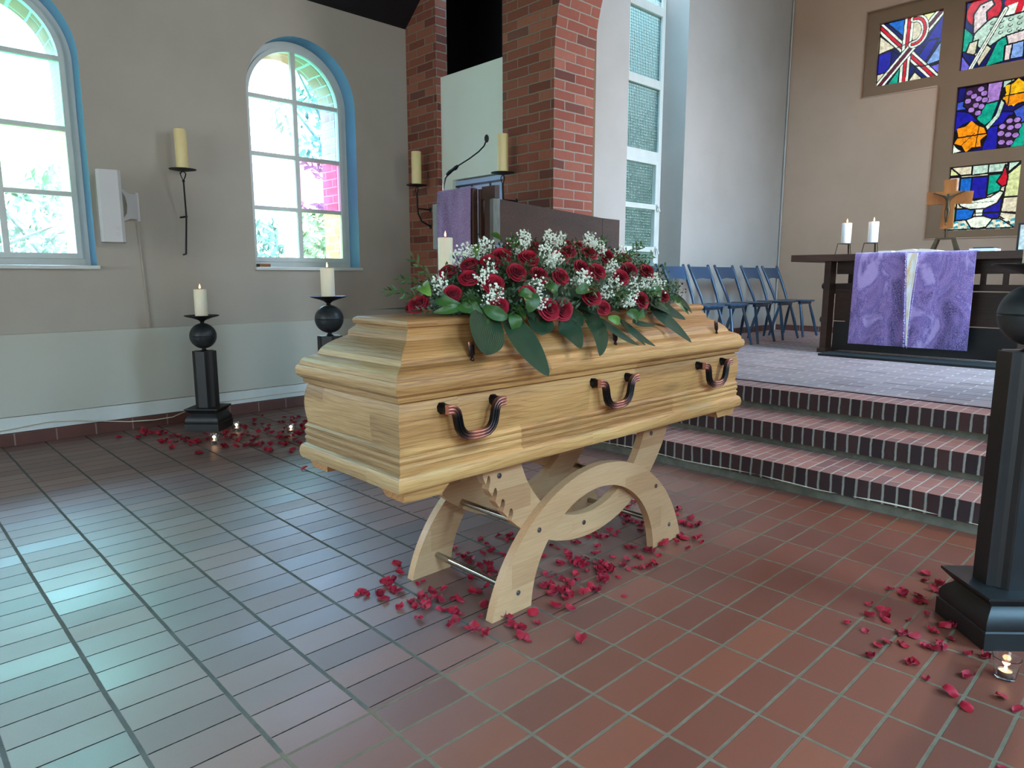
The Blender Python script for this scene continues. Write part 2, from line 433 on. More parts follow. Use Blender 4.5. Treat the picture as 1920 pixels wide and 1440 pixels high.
M_IRON = simple('black_wrought_iron', (30, 30, 32), 0.55, 0.6, 0.3, 20, 0.15, 80)
M_BLACKW = simple('black_lacquered_wood', (22, 21, 21), 0.50, 0.0, 0.35, 10, 0.12, 50)
M_BALL = simple('blackened_bronze_ball', (46, 50, 52), 0.45, 0.35, 0.35, 18, 0.1, 60)
M_STEEL = simple('polished_steel', (168, 162, 150), 0.16, 1.0, 0.05, 4)
M_BOLT = simple('bolt_steel', (150, 154, 160), 0.25, 1.0, 0.05, 4)
M_BRONZE = simple('dull_bronze', (84, 72, 56), 0.45, 0.8, 0.2, 20)
M_PLASTICW = simple('white_plastic', (196, 194, 192), 0.45, 0.0, 0.03, 4)
M_PLASTICG = simple('grey_plastic_side', (138, 134, 132), 0.5, 0.0, 0.03, 4)
M_CABLE = simple('cream_cable', (196, 188, 168), 0.5, 0.0, 0.05, 4)
M_CHAIRW = simple('blue_painted_wood', (30, 60, 86), 0.34, 0.0, 0.10, 6, coat=0.3)
M_PAPER = simple('paper', (226, 216, 200), 0.8, 0.0, 0.03, 10)
M_PAPERW = simple('white_paper', (232, 232, 238), 0.7, 0.0, 0.03, 10)
M_BLACK = simple('black_rubber', (16, 16, 16), 0.7)
M_DARKDOOR = simple('blue_grey_door_paint', (150, 176, 206), 0.35, 0.0, 0.05, 3)
M_DOORLINE = simple('door_bead_dark', (44, 54, 66), 0.4)
M_GREYBOARD = wood('window_lit_grey_wood', lin(96, 98, 94), lin(134, 138, 132), lin(160, 166, 160), 'Z', 0, gscale=1.5, contrast=0.3, knots=False)  # bluish window light on the lectern's edges put into a paler grey
def copper():
    m, nt, b = mat('antique_copper'); g = G(nt)
    a = g.node('ShaderNodeAttribute', attribute_name='polish').outputs['Fac']
    n = g.noise(g.objc(), 60, 3)
    k = g.m('MINIMUM', 1.0, g.m('MULTIPLY', a, g.m('ADD', 0.7, g.m('MULTIPLY', n, 0.6))))
    g.link(g.mix(k, lin(26, 24, 26), lin(196, 132, 116)), b.inputs['Base Color'])
    b.inputs['Metallic'].default_value = 0.75; b.inputs['Roughness'].default_value = 0.34
    return m
M_COPPER = copper()
def wax(name, rgb, sss=0.5):
    m, nt, b = mat(name)
    b.inputs['Base Color'].default_value = (*lin(*rgb), 1); b.inputs['Roughness'].default_value = 0.45
    b.inputs['Subsurface Weight'].default_value = sss
    b.inputs['Subsurface Radius'].default_value = (0.03, 0.014, 0.006)
    b.inputs['Subsurface Scale'].default_value = 0.6
    return m
M_WAX = wax('ivory_wax', (240, 232, 206)); M_WAXY = wax('honey_ivory_wax', (226, 208, 152)); M_WAXW = wax('white_wax', (244, 236, 228))
def emis(name, rgb, s):
    m, nt, b = mat(name)
    b.inputs['Base Color'].default_value = (0, 0, 0, 1)
    b.inputs['Emission Color'].default_value = (*rgb, 1); b.inputs['Emission Strength'].default_value = s
    return m
M_FLAME = emis('candle_flame', (1.0, 0.55, 0.22), 6.0)
M_WICK = simple('burnt_wick', (30, 24, 20), 0.9)
def glass(name, col=(1, 1, 1), rough=0.0, dirt=0.0, fine=0.0, bumpy=0.0, refl=0.08):
    """thin pane: mostly transparent, a little gloss, some dust"""
    m, nt, b = mat(name); g = G(nt); n = g.n
    n.remove(b)
    out = n['Material Output']
    tr = g.node('ShaderNodeBsdfTransparent'); tr.inputs[0].default_value = (*col, 1)
    gl = g.node('ShaderNodeBsdfGlossy'); gl.inputs['Roughness'].default_value = 0.05
    tl = g.node('ShaderNodeBsdfTranslucent'); tl.inputs[0].default_value = (*[min(1, c) for c in col], 1)
    m1 = g.node('ShaderNodeMixShader'); m2 = g.node('ShaderNodeMixShader')
    p = g.pos()
    if dirt:
        k = g.m('MULTIPLY', g.ramp(g.noise(p, 9, 6, 0.7), [(0.4, (0, 0, 0)), (0.7, (1, 1, 1))]), dirt)
        k = g.m('ADD', k, fine)
        g.link(k, m1.inputs[0])
    else: m1.inputs[0].default_value = fine
    g.link(tr.outputs[0], m1.inputs[1]); g.link(tl.outputs[0], m1.inputs[2])
    fr = g.node('ShaderNodeFresnel'); fr.inputs[0].default_value = 1.45
    g.link(g.m('MULTIPLY', fr.outputs[0], refl / 0.08), m2.inputs[0])
    g.link(m1.outputs[0], m2.inputs[1]); g.link(gl.outputs[0], m2.inputs[2])
    g.link(m2.outputs[0], out.inputs[0])
    return m
def cup_glass():
    m, nt, b = mat('clear_cup_glass')
    b.inputs['Base Color'].default_value = (0.97, 0.98, 1, 1); b.inputs['Roughness'].default_value = 0.0
    b.inputs['Transmission Weight'].default_value = 1.0; b.inputs['IOR'].default_value = 1.45
    return m
M_CUP = cup_glass()
def ribbed_glass():
    m, nt, b = mat('ribbed_cathedral_glass'); g = G(nt); g.n.remove(b)
    p = g.pos(); x, y, z = g.xyz(p)
    out = g.n['Material Output']
    cell = 0.030
    fu = g.m('FRACT', g.m('DIVIDE', x, cell)); fv = g.m('FRACT', g.m('DIVIDE', z, cell))
    lens = g.m('MULTIPLY', g.m('ABSOLUTE', g.m('SUBTRACT', fu, 0.5)), 2.0)
    lz = g.m('MULTIPLY', g.m('ABSOLUTE', g.m('SUBTRACT', fv, 0.5)), 2.0)
    h = g.m('ADD', g.m('POWER', lens, 2.0), g.m('POWER', lz, 2.0))
    bn = g.node('ShaderNodeBump'); bn.inputs['Strength'].default_value = 1.0; bn.inputs['Distance'].default_value = 0.01; g.link(h, bn.inputs['Height'])
    rf = g.node('ShaderNodeBsdfRefraction'); rf.inputs['IOR'].default_value = 1.18; rf.inputs['Roughness'].default_value = 0.03
    rf.inputs['Color'].default_value = (0.28, 0.33, 0.33, 1)
    g.link(bn.outputs[0], rf.inputs['Normal'])
    tr = g.node('ShaderNodeBsdfTransparent')
    k = g.ramp(g.m('MAXIMUM', lens, lz), [(0.60, (0.32, 0.38, 0.37)), (1.0, (0.09, 0.12, 0.11))])
    g.link(k, tr.inputs[0])
    gl = g.node('ShaderNodeBsdfGlossy'); gl.inputs['Roughness'].default_value = 0.12; g.link(bn.outputs[0], gl.inputs['Normal'])
    m1 = g.node('ShaderNodeMixShader'); m1.inputs[0].default_value = 0.5
    g.link(rf.outputs[0], m1.inputs[1]); g.link(tr.outputs[0], m1.inputs[2])
    m2 = g.node('ShaderNodeMixShader'); m2.inputs[0].default_value = 0.10
    g.link(m1.outputs[0], m2.inputs[1]); g.link(gl.outputs[0], m2.inputs[2])
    g.link(m2.outputs[0], out.inputs[0])
    return m
M_RIBBED = ribbed_glass()
def stained():
    m, nt, b = mat('stained_glass'); g = G(nt); g.n.remove(b)
    out = g.n['Material Output']
    c = g.node('ShaderNodeAttribute', attribute_name='glass').outputs['Color']
    n = g.noise(g.pos(), 26, 4, 0.6)
    n = g.ramp(n, [(0.25, (0.12, 0.12, 0.12)), (0.7, (0.30, 0.30, 0.30))])
    cc = g.mix(1.0, c, n, 'MULTIPLY')
    tr = g.node('ShaderNodeBsdfTransparent'); g.link(cc, tr.inputs[0])
    gl = g.node('ShaderNodeBsdfGlossy'); gl.inputs['Roughness'].default_value = 0.2
    mx = g.node('ShaderNodeMixShader'); mx.inputs[0].default_value = 0.03
    g.link(tr.outputs[0], mx.inputs[1]); g.link(gl.outputs[0], mx.inputs[2]); g.link(mx.outputs[0], out.inputs[0])
    return m
M_STAINED = stained()
def cloth(name, cols, scale=3.0, weave=900, seam=None):
    m, nt, b = mat(name); g = G(nt); v = g.objc()
    n = g.noise(g.mapping(v, (1, 1, 0.6), (0.7, 0, 0)), scale, 3, 0.5, 0.9)
    col = g.ramp(n, [(0.36 + 0.28 * i / (len(cols) - 1), lin(*c)) for i, c in enumerate(cols)])
    w = g.noise(v, 170, 2, 0.7)
    col = g.mix(g.ramp(w, [(0.45, (0, 0, 0)), (0.65, (0.4, 0.4, 0.4))]), col, lin(206, 188, 220))
    g.link(col, b.inputs['Base Color']); b.inputs['Roughness'].default_value = 0.95
    b.inputs['Sheen Weight'].default_value = 0.3
    b.inputs['Specular IOR Level'].default_value = 0.1
    g.bump(g.noise(v, 330, 2, 0.7), b, 0.5, 0.002)
    return m
M_PURPLE = cloth('purple_antependium', [(70, 46, 98), (100, 72, 128), (132, 98, 152), (104, 78, 138), (166, 136, 184)], 4.6)
M_PURPLE2 = cloth('purple_lectern_cloth', [(98, 72, 108), (122, 98, 138), (136, 112, 150)], 3.0)
def leafmat(name, rgb1, rgb2, veins=True, rough=0.35):
    m, nt, b = mat(name); g = G(nt)
    uv = g.node('ShaderNodeTexCoord').outputs['UV']; u, v, w = g.xyz(uv)
    n = g.noise(g.objc(), 14, 4)
    col = g.mix(n, lin(*rgb1), lin(*rgb2))
    if veins:
        s = g.m('ABSOLUTE', g.m('SINE', g.m('MULTIPLY', v, 34.0)))
        col = g.mix(g.m('MULTIPLY', g.m('POWER', s, 5.0), 0.22), col, lin(70, 104, 66))
        g.bump(s, b, 0.4, 0.002)
    g.link(col, b.inputs['Base Color']); b.inputs['Roughness'].default_value = rough
    b.inputs['Specular IOR Level'].default_value = 0.4
    return m
M_LEAF = leafmat('dark_broad_leaf', (16, 40, 24), (32, 62, 36), rough=0.6)
M_LEAF2 = leafmat('mid_green_leaf', (34, 66, 30), (66, 104, 46), False, 0.4)
M_LEAF3 = leafmat('fresh_green_leaf', (70, 110, 40), (110, 150, 62), False, 0.45)
M_SPRIG = leafmat('sprig_green', (30, 52, 32), (64, 90, 56), False, 0.5)
def petal(name, dark, lightc):
    m, nt, b = mat(name); g = G(nt)
    rim = g.node('ShaderNodeAttribute', attribute_name='rim').outputs['Fac']
    n = g.noise(g.objc(), 60, 3)
    oi = g.node('ShaderNodeObjectInfo').outputs['Random']
    col = g.mix(g.m('ADD', g.m('MULTIPLY', n, 0.5), g.m('MULTIPLY', oi, 0.5)), lin(*dark), lin(*lightc))
    col = g.mix(g.m('MULTIPLY', rim, 0.55), col, lin(206, 34, 66))
    g.link(col, b.inputs['Base Color']); b.inputs['Roughness'].default_value = 0.6
    b.inputs['Sheen Weight'].default_value = 0.25; b.inputs['Sheen Tint'].default_value = (1, 0.3, 0.4, 1)
    b.inputs['Specular IOR Level'].default_value = 0.25
    b.inputs['Subsurface Weight'].default_value = 0.12
    b.inputs['Subsurface Radius'].default_value = (0.01, 0.002, 0.002); b.inputs['Subsurface Scale'].default_value = 0.3
    return m
M_ROSE = petal('crimson_rose', (98, 2, 20), (158, 6, 34))
M_PETAL = petal('loose_crimson_petal', (100, 3, 18), (164, 10, 36))
M_GYPS = simple('babys_breath_white', (232, 240, 226), 0.8, 0, 0.05)
M_STEMG = simple('pale_green_stem', (110, 140, 84), 0.7)
M_REVEAL = plaster('sky_lit_reveal', (112, 156, 184), (104, 148, 176), 0.05)  # blue sky light on the window jambs put into the plaster colour
M_SIDEROOM = plaster('green_lit_plaster', (220, 228, 212), (214, 222, 206))  # greenish window light on the white wall put into the plaster colour
M_GRASS = simple('lawn_green', (86, 116, 66), 0.9, 0, 0.3, 3)
M_BARK = simple('tree_bark', (86, 74, 62), 0.9, 0, 0.3, 10)
M_FOL = simple('garden_foliage', (64, 74, 36), 0.7, 0, 0.4, 1.5)
M_FOLG = simple('blue_green_conifer', (54, 66, 42), 0.7, 0, 0.4, 1.5)
# ------------------------------------------------------------------ structure
def wall_holes(bm, u0, u1, z0, z1, wins, P, t, mi_rev=0, rev=True, seg=24, top=None):
    """wall between u0 and u1 with arched openings (ul, ur, zsill, zspring); P(u, z, d) -> 3-D"""
    top = top or (lambda u: z1)
    def quad(a, b, c, d, mi=0):
        bm.faces.new([bm.verts.new(q) for q in (a, b, c, d)]).material_index = mi
    def both(pts):
        for dd in (0, t): quad(*[P(u, z, dd) for u, z in pts])
    cur = u0
    for (ul, ur, zs, zp) in wins:
        both([(cur, z0), (ul, z0), (ul, top(ul)), (cur, top(cur))])
        if zs > z0: both([(ul, z0), (ur, z0), (ur, zs), (ul, zs)])
        c, r = (ul + ur) / 2, (ur - ul) / 2
        arc = [(c - r * math.cos(PI * k / seg), zp + r * math.sin(PI * k / seg)) for k in range(seg + 1)]
        for a, b in zip(arc, arc[1:]):
            both([a, b, (b[0], top(b[0])), (a[0], top(a[0]))])
        if rev:
            loop = [(ul, zs)] + arc + [(ur, zs)]
            for a, b in zip(loop, loop[1:] + loop[:1]):
                if zs <= z0 and a[1] == zs and b[1] == zs: continue
                quad(P(*a, 0), P(*b, 0), P(*b, t), P(*a, t), mi_rev)
        cur = ur
    both([(cur, z0), (u1, z0), (u1, top(u1)), (cur, top(cur))])
    for u in (u0, u1): quad(P(u, z0, 0), P(u, z0, t), P(u, top(u), t), P(u, top(u), 0))

YL, YR, YM = 5.80, -1.66, 2.07        # nave side walls, centre line
XA, XB = 4.15, 4.63                    # chancel arch wall
CL, CR, XE = 4.365, -0.225, 9.27       # chancel side walls, end wall
ZP = 0.435                             # chancel floor
EAVE = 3.52
W_SILL, W_SPR = 1.25, 2.69
ROOF = lambda y: EAVE + (min(abs(y - YL), abs(y - YR))) * 0.8

# floor of the nave
bm = new(); box(bm, -6.1, 3.80, YR, YL, -0.12, 0)
floor = struct('floor', bm, M_TILES)

# steps and platform: brick-on-edge noses over a recessed concrete strip
def step(xn, ztop, x_end, name, topmat, nose=0.235):
    bm = new()
    zt = ztop
    # nose of bricks on edge, front face and top
    box(bm, xn, xn + nose, CR, YL - 0.55, zt - 0.102, zt, mi=0)
    for f in bm.faces:
        if abs(f.normal.z) > 0.5 or f.calc_center_median().z > zt - 0.001: f.material_index = 1
    bm.normal_update()
    for f in bm.faces: f.material_index = 1 if abs(f.normal.z) > 0.5 else 0
    # concrete bed, set back
    box(bm, xn + 0.025, x_end, CR, YL - 0.55, zt - 0.16, zt - 0.102, mi=2)
    n0 = len(bm.faces)
    box(bm, xn + nose, x_end, CR, YL - 0.55, zt - 0.102, zt, mi=3)
    return struct(name, bm, [M_STEP_FRONT, M_STEP_TOP, M_CONCRETE, topmat])
step(3.60, 0.153, 4.02, 'trim_1', M_STEP_TOP)
step(3.97, 0.292, 4.40, 'trim_2', M_STEP_TOP)
step(4.33, 0.435, 4.60, 'trim_3', M_STEP_TOP)
bm = new(); box(bm, 4.56, XE, CR - 0.7, CL + 0.7, -0.1, ZP)
struct('floor_chancel', bm, M_PLATFORM)
bm = new(); box(bm, 3.80, 4.60, YR, YL, -0.12, -0.02); struct('floor_base', bm, M_CONCRETE)
# concrete fillet along the foot of the steps
bm = new(); box(bm, 3.615, 3.84, CR, YL - 0.55, -0.01, 0.05); struct('trim_4', bm, M_CONCRETE)

# left nave wall with two arched windows in view (and two more behind the camera)
wins = [(-4.10, -3.08, W_SILL, W_SPR), (-1.92, -0.90, W_SILL, W_SPR), (0.325, 1.345, W_SILL, W_SPR), (2.54, 3.56, W_SILL, W_SPR)]
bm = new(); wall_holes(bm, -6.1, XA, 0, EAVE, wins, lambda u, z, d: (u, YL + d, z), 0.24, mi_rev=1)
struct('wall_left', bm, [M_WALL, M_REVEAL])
wo = [(a + 0.075, b - 0.075, s - 0.05, p) for a, b, s, p in wins]
bm = new(); wall_holes(bm, -6.1, XA + 0.4, -0.3, EAVE + 0.2, wo, lambda u, z, d: (u, YL + 0.245 + d, z), 0.26, mi_rev=1)
struct('wall_left_outside', bm, [M_BRICK_OUT_X, M_BRICK_OUT])
# lower boxed-in panel, white strip, skirting
bm = new(); box(bm, -6.1, XA - 0.02, YL - 0.028, YL - 0.0005, 0.205, 0.775, 0.004); struct('trim_5', bm, M_PANEL)
bm = new(); box(bm, -6.1, XA - 0.02, YL - 0.016, YL - 0.0005, 0.092, 0.200); struct('trim_6', bm, M_PAINTW)
bm = new(); box(bm, -6.1, XA - 0.02, YL - 0.03, YL - 0.0005, 0, 0.088, 0.003); struct('baseboard_left', bm, M_SKIRT)

# right nave wall
bm = new(); wall_holes(bm, -6.1, XA, 0, EAVE, wins, lambda u, z, d: (u, YR - d, z), 0.24)
struct('wall_right', bm, M_WALL)
# unseen back wall with a wide opening added for the rear fill
bm = new()
PB = lambda u, z, d: (-6.1 - d, u, z)
wall_holes(bm, YR, YL, 0, 3.52, [(0.35, 3.75, 0, 2.4)], PB, 0.25, top=ROOF)
struct('wall_back', bm, M_WALL)
# pitched dark board ceiling
bm = new()
for a, b in ((YL, YM), (YR, YM)):
    z0, z1 = EAVE, ROOF(YM)
    vs = [(x, y, z + dz) for dz in (0, 0.12) for x, y, z in ((-6.3, a, z0), (XA, a, z0), (XA, b, z1), (-6.3, b, z1))]
    vv = [bm.verts.new(v) for v in vs]
    for q in ((0, 1, 2, 3), (7, 6, 5, 4), (0, 4, 5, 1), (1, 5, 6, 2), (2, 6, 7, 3), (3, 7, 4, 0)): bm.faces.new([vv[i] for i in q])
struct('ceiling', bm, M_CEIL)

# chancel arch wall in brick: piers, round arch, gable above
bm = new()
TOPA = lambda y: ROOF(y) + 0.1
wall_holes(bm, -0.29, 4.43, 0, 7, [(0.30, 3.84, 0, 2.85)], lambda u, z, d: (XA + d, u, z), XB - XA, mi_rev=1, seg=48, top=TOPA)
struct('wall_arch', bm, [M_BRICK_Y, M_BRICK_X])
bm = new(); box(bm, XB + 0.001, XB + 0.03, 3.842, CL - 0.002, 1.66, 4.8); struct('trim_7', bm, M_CROSSRECESS)
# brick column at the left wall
bm = new(); box(bm, XA, XA + 0.13, 5.33, YL + 0.24, 0, 4.4)
bm.normal_update()
for f in bm.faces: f.material_index = 1 if abs(f.normal.y) > 0.5 else 0
struct('wall_column', bm, [M_BRICK_Y, M_BRICK_X])
# plastered wall between column and pier, with doorway
bm = new()
box(bm, 4.20, 4.276, 5.17, 5.332, 0, 3.0); box(bm, 4.20, 4.276, 4.43, 5.17, 2.06, 3.0)
struct('wall_side_room', bm, M_SIDEROOM)
# dark side room behind the opening
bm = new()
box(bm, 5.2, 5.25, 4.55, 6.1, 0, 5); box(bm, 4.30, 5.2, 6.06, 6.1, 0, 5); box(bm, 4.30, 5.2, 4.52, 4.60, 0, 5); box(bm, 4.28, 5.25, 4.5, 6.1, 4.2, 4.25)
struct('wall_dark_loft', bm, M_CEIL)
# brick gable piece right of the right pier
bm = new(); box(bm, XA, XA + 0.2, YR - 0.3, -0.29, 0, 5.5); struct('wall_arch_right', bm, M_WALL)
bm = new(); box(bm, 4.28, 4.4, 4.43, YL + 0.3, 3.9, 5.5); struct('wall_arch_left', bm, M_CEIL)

# low brick pedestal in front of the column
bm = new(); box(bm, 3.93, 4.148, 5.05, 5.43, 0, 1.335, 0.006)
bm.normal_update()
for f in bm.faces: f.material_index = 1 if abs(f.normal.y) > 0.5 else 0
tag(obj('brick_pedestal', bm, [M_BRICK_Y, M_BRICK_X], origin=(4.04, 5.24, 0)), 'low orange brick pedestal against the dark brick column beside the lectern', 'pedestal')

# chancel walls
def tall_wall(y, s, name):
    """side wall with a tall recessed window between X 5.80 and 6.84"""
    bm = new(); t = 0.36 * s
    def bx(x0, x1, z0, z1): box(bm, x0, x1, min(y, y + t), max(y, y + t), z0, z1)
    bx(XB + 0.031, 5.80, 0, 6.0); bx(6.84, XE + 0.3, 0, 6.0); bx(5.80, 6.84, 0, 0.85); bx(5.80, 6.84, 5.4, 6.0)
    return struct(name, bm, M_WALL2)
tall_wall(CL, 1, 'wall_chancel_left'); tall_wall(CR, -1, 'wall_chancel_right')
bm = new(); box(bm, XB, XE + 0.6, CR - 0.4, CL + 0.4, 6.0, 6.1); struct('ceiling_chancel', bm, M_WALL2)
# end wall with a cross-shaped recess; each arm of the cross is glazed
PN = [(2.62, 3.30, 3.455, 4.18), (1.73, 2.41, 3.46, 4.19), (1.73, 2.41, 2.56, 3.285), (1.73, 2.41, 1.692, 2.412), (0.84, 1.52, 3.455, 4.18), (1.73, 2.41, 4.36, 5.08)]
cross = [(2.60, 1.60), (2.60, 3.32), (3.44, 3.335), (3.44, 4.33), (2.60, 4.33), (2.60, 5.25), (1.54, 5.25), (1.54, 4.33), (0.70, 4.33), (0.70, 3.335), (1.54, 3.32), (1.54, 1.60)]
def grid_wall(x, depth, rects_open, inside, bounds, mats, name, mi=0):
    ys = sorted({v for r in rects_open for v in r[:2]} | {v for v in bounds[:2]} | {p[0] for p in cross})
    zs = sorted({v for r in rects_open for v in r[2:]} | {v for v in bounds[2:]} | {p[1] for p in cross})
    bm = new()
    for a, b in zip(ys, ys[1:]):
        for c, d in zip(zs, zs[1:]):
            my, mz = (a + b) / 2, (c + d) / 2
            if not (bounds[0] < my < bounds[1] and bounds[2] < mz < bounds[3]): continue
            if inside(my, mz): box(bm, x, x + depth, a, b, c, d)
    bmesh.ops.remove_doubles(bm, verts=bm.verts, dist=1e-5)
    # drop interior double faces
    seen = {}
    for f in bm.faces:
        k = tuple(sorted(v.index for v in f.verts)); seen.setdefault(k, []).append(f)
    dead = [f for l in seen.values() if len(l) > 1 for f in l]
    bmesh.ops.delete(bm, geom=dead, context='FACES_ONLY')
    return struct(name, bm, mats)
def in_cross(y, z): return (1.54 < y < 2.60 and 1.60 < z < 5.25) or (0.70 < y < 3.44 and 3.33 < z < 4.33)
def in_pane(y, z): return any(a < y < b and c < z < d for a, b, c, d in PN)
grid_wall(XE, 0.055, [], lambda y, z: not in_cross(y, z), (CR - 0.4, CL + 0.4, 0, 6.1), M_WALL3, 'wall_end')
grid_wall(XE + 0.055, 0.07, PN, lambda y, z: not in_pane(y, z), (CR - 0.4, CL + 0.4, 0, 6.1), M_CROSSRECESS, 'wall_end_cross')
bm = new(); box(bm, XE - 0.016, XE - 0.0005, CR, CL, ZP, ZP + 0.075); struct('baseboard_end', bm, M_SKIRT)
bm = new(); box(bm, 6.84, XE - 0.02, CL - 0.016, CL - 0.0005, ZP, ZP + 0.075); struct('baseboard_chancel', bm, M_SKIRT)
# thin beads: plaster edge of the cross, heating pipe in the corner
bm = new()
for a, b in zip(cross, cross[1:] + cross[:1]):
    tube(bm, [(XE - 0.002, a[0], a[1]), (XE - 0.002, b[0], b[1])], 0.006, 6)
struct('trim_8', bm, M_WALL3)
bm = new(); tube(bm, [(XE - 0.02, CL - 0.02, ZP), (XE - 0.02, CL - 0.02, 6.0)], 0.012, 8); struct('trim_9', bm, M_WALL2)

# ------------------------------------------------------------------ windows
def arch_window(name, xl, xr, zs, zp, yf, tints, label):
    """timber window: outer frame, sash, muntins, two by four panes"""
    w = thing(name, label, 'window', (0, 0, 0)); w['kind'] = 'structure'; del w['category']
    c = (xl + xr) / 2; r = (xr - xl) / 2; seg = 40
    def ring(r0, r1, zb0, zb1, y0, y1):
        bm = new()
        def loop(rr, zb):
            return [(c - rr, zb)] + [(c - rr * math.cos(PI * k / seg), zp + rr * math.sin(PI * k / seg)) for k in range(seg + 1)] + [(c + rr, zb)]
        A, B = loop(r0, zb0), loop(r1, zb1); n = len(A)
        va = [[bm.verts.new((x, y, z)) for x, z in L] for L in (A, B) for y in (y0, y1)]
        for k in range(n):
            k2 = (k + 1) % n
            bm.faces.new((va[0][k], va[0][k2], va[2][k2], va[2][k]))
            bm.faces.new((va[1][k2], va[1][k], va[3][k], va[3][k2]))
            bm.faces.new((va[0][k2], va[0][k], va[1][k], va[1][k2]))
            bm.faces.new((va[2][k], va[2][k2], va[3][k2], va[3][k]))
        return bm
    struct('window_frame', ring(r - 0.002, r - 0.055, zs + 0.002, zs + 0.055, yf - 0.02, yf + 0.035), M_PAINTW, w, 30)
    struct('window_sash', ring(r - 0.052, r - 0.088, zs + 0.050, zs + 0.088, yf - 0.035, yf + 0.02), M_PAINTW, w, 30)
    bm = new()
    box(bm, c - 0.02, c + 0.02, yf - 0.03, yf + 0.02, zs + 0.07, zp + r - 0.07, 0.004)
    for z in (1.765, 2.222, 2.70):
        box(bm, xl + 0.07, xr - 0.07, yf - 0.028, yf + 0.018, z - 0.017, z + 0.017, 0.004)
    struct('muntin', bm, M_PAINTW, w)
    zr = [zs + 0.06, 1.765, 2.222, 2.70, zp + r]
    ri = r - 0.07
    for i in range(4):
        for s in (0, 1):
            bm = new(); pts = []
            za, zb = zr[i], zr[i + 1]
            x0, x1 = (c - ri, c) if s == 0 else (c, c + ri)
            if i < 3: pts = [(x0, za), (x1, za), (x1, zb), (x0, zb)]
            else:
                a = [(c - ri * math.cos(PI * k / seg), zp + ri * math.sin(PI * k / seg)) for k in range(seg + 1)]
                a = a[:seg // 2 + 1] if s == 0 else a[seg // 2:]
                pts = ([(c, za)] + [(c - ri, za)] + a) if s == 0 else (a + [(c + ri, za), (c, za)])
                q = []
                for p in pts:
                    if not q or abs(p[0] - q[-1][0]) + abs(p[1] - q[-1][1]) > 1e-4: q.append(p)
                if abs(q[0][0] - q[-1][0]) + abs(q[0][1] - q[-1][1]) < 1e-4: q.pop()
                pts = q
            prism(bm, pts, lambda p: (p[0], yf - 0.006, p[1]), lambda p: (p[0], yf - 0.003, p[1]))
            struct('pane', bm, tints[i][s], w)
    bm = new(); box(bm, xl - 0.005, xr + 0.012, YL - 0.035, yf - 0.021, zs - 0.028, zs - 0.001, 0.005)
    struct('window_sill', bm, M_PAINTW, w)
    return w
TC = glass('pane_clear', (0.98, 1.0, 1.0), dirt=0.075, fine=0.009)
TCY = glass('pane_cyan', (0.72, 1.0, 1.0), dirt=0.060, fine=0.022)
TGR = glass('pane_green', (0.66, 1.0, 0.86), dirt=0.030, fine=0.077)
TYG = glass('pane_yellow_green', (0.80, 1.0, 0.74), dirt=0.060, fine=0.055)
TBL = glass('pane_blue', (0.72, 0.90, 1.0), dirt=0.120, fine=0.011)
TLV = glass('pane_lavender', (0.94, 0.90, 1.0), dirt=0.105, fine=0.009)
TPK = glass('pane_pink', (0.9, 0.50, 0.72), dirt=0.105, fine=0.022)
TYL = glass('pane_yellow', (0.98, 1.0, 0.76), dirt=0.090, fine=0.013)
TG2 = glass('pane_pale_green', (0.88, 1.0, 0.94), dirt=0.105, fine=0.009)
YF = 5.99
arch_window('window_1', 0.325, 1.345, W_SILL, W_SPR, YF, [(TC, TC), (TYG, TYG), (TGR, TGR), (TCY, TCY)], 'round-arched window of blue-green tinted panes at the left edge')
arch_window('window_2', 2.54, 3.56, W_SILL, W_SPR, YF, [(TG2, TYL), (TLV, TPK), (TC, TBL), (TC, TCY)], 'round-arched eight-pane window with one pink pane in the left wall')
# a wooden wedge lies at the foot of the middle window
bm = new(); box(bm, 2.60, 2.70, 5.86, 5.93, 1.2502, 1.278, 0.003)
tag(obj('wooden_wedge', bm, M_CROSSWOOD, origin=(2.65, 5.9, 1.2502)), 'small wooden wedge lying on the sill of the arched window', 'wedge')
# climbing shoot seen through the lower right pane
def shoot():
    bm = new()
    pts = [(3.43, 6.45, -0.3), (3.43, 6.45, 1.0), (3.44, 6.43, 1.35), (3.40, 6.42, 1.50), (3.30, 6.40, 1.60), (3.17, 6.40, 1.61), (3.10, 6.42, 1.52)]
    tube(bm, pts, [0.007, 0.006, 0.006, 0.005, 0.004, 0.004, 0.002], 6)
    return bm, pts
sh = thing('climbing_shoot', 'arching leafy shoot growing outside the lower yellow pane of the arched window', 'plant', (3.43, 6.45, -.3))
bm, spts = shoot(); obj('stem', bm, M_BARK, sh, (3.43, 6.45, -.3))

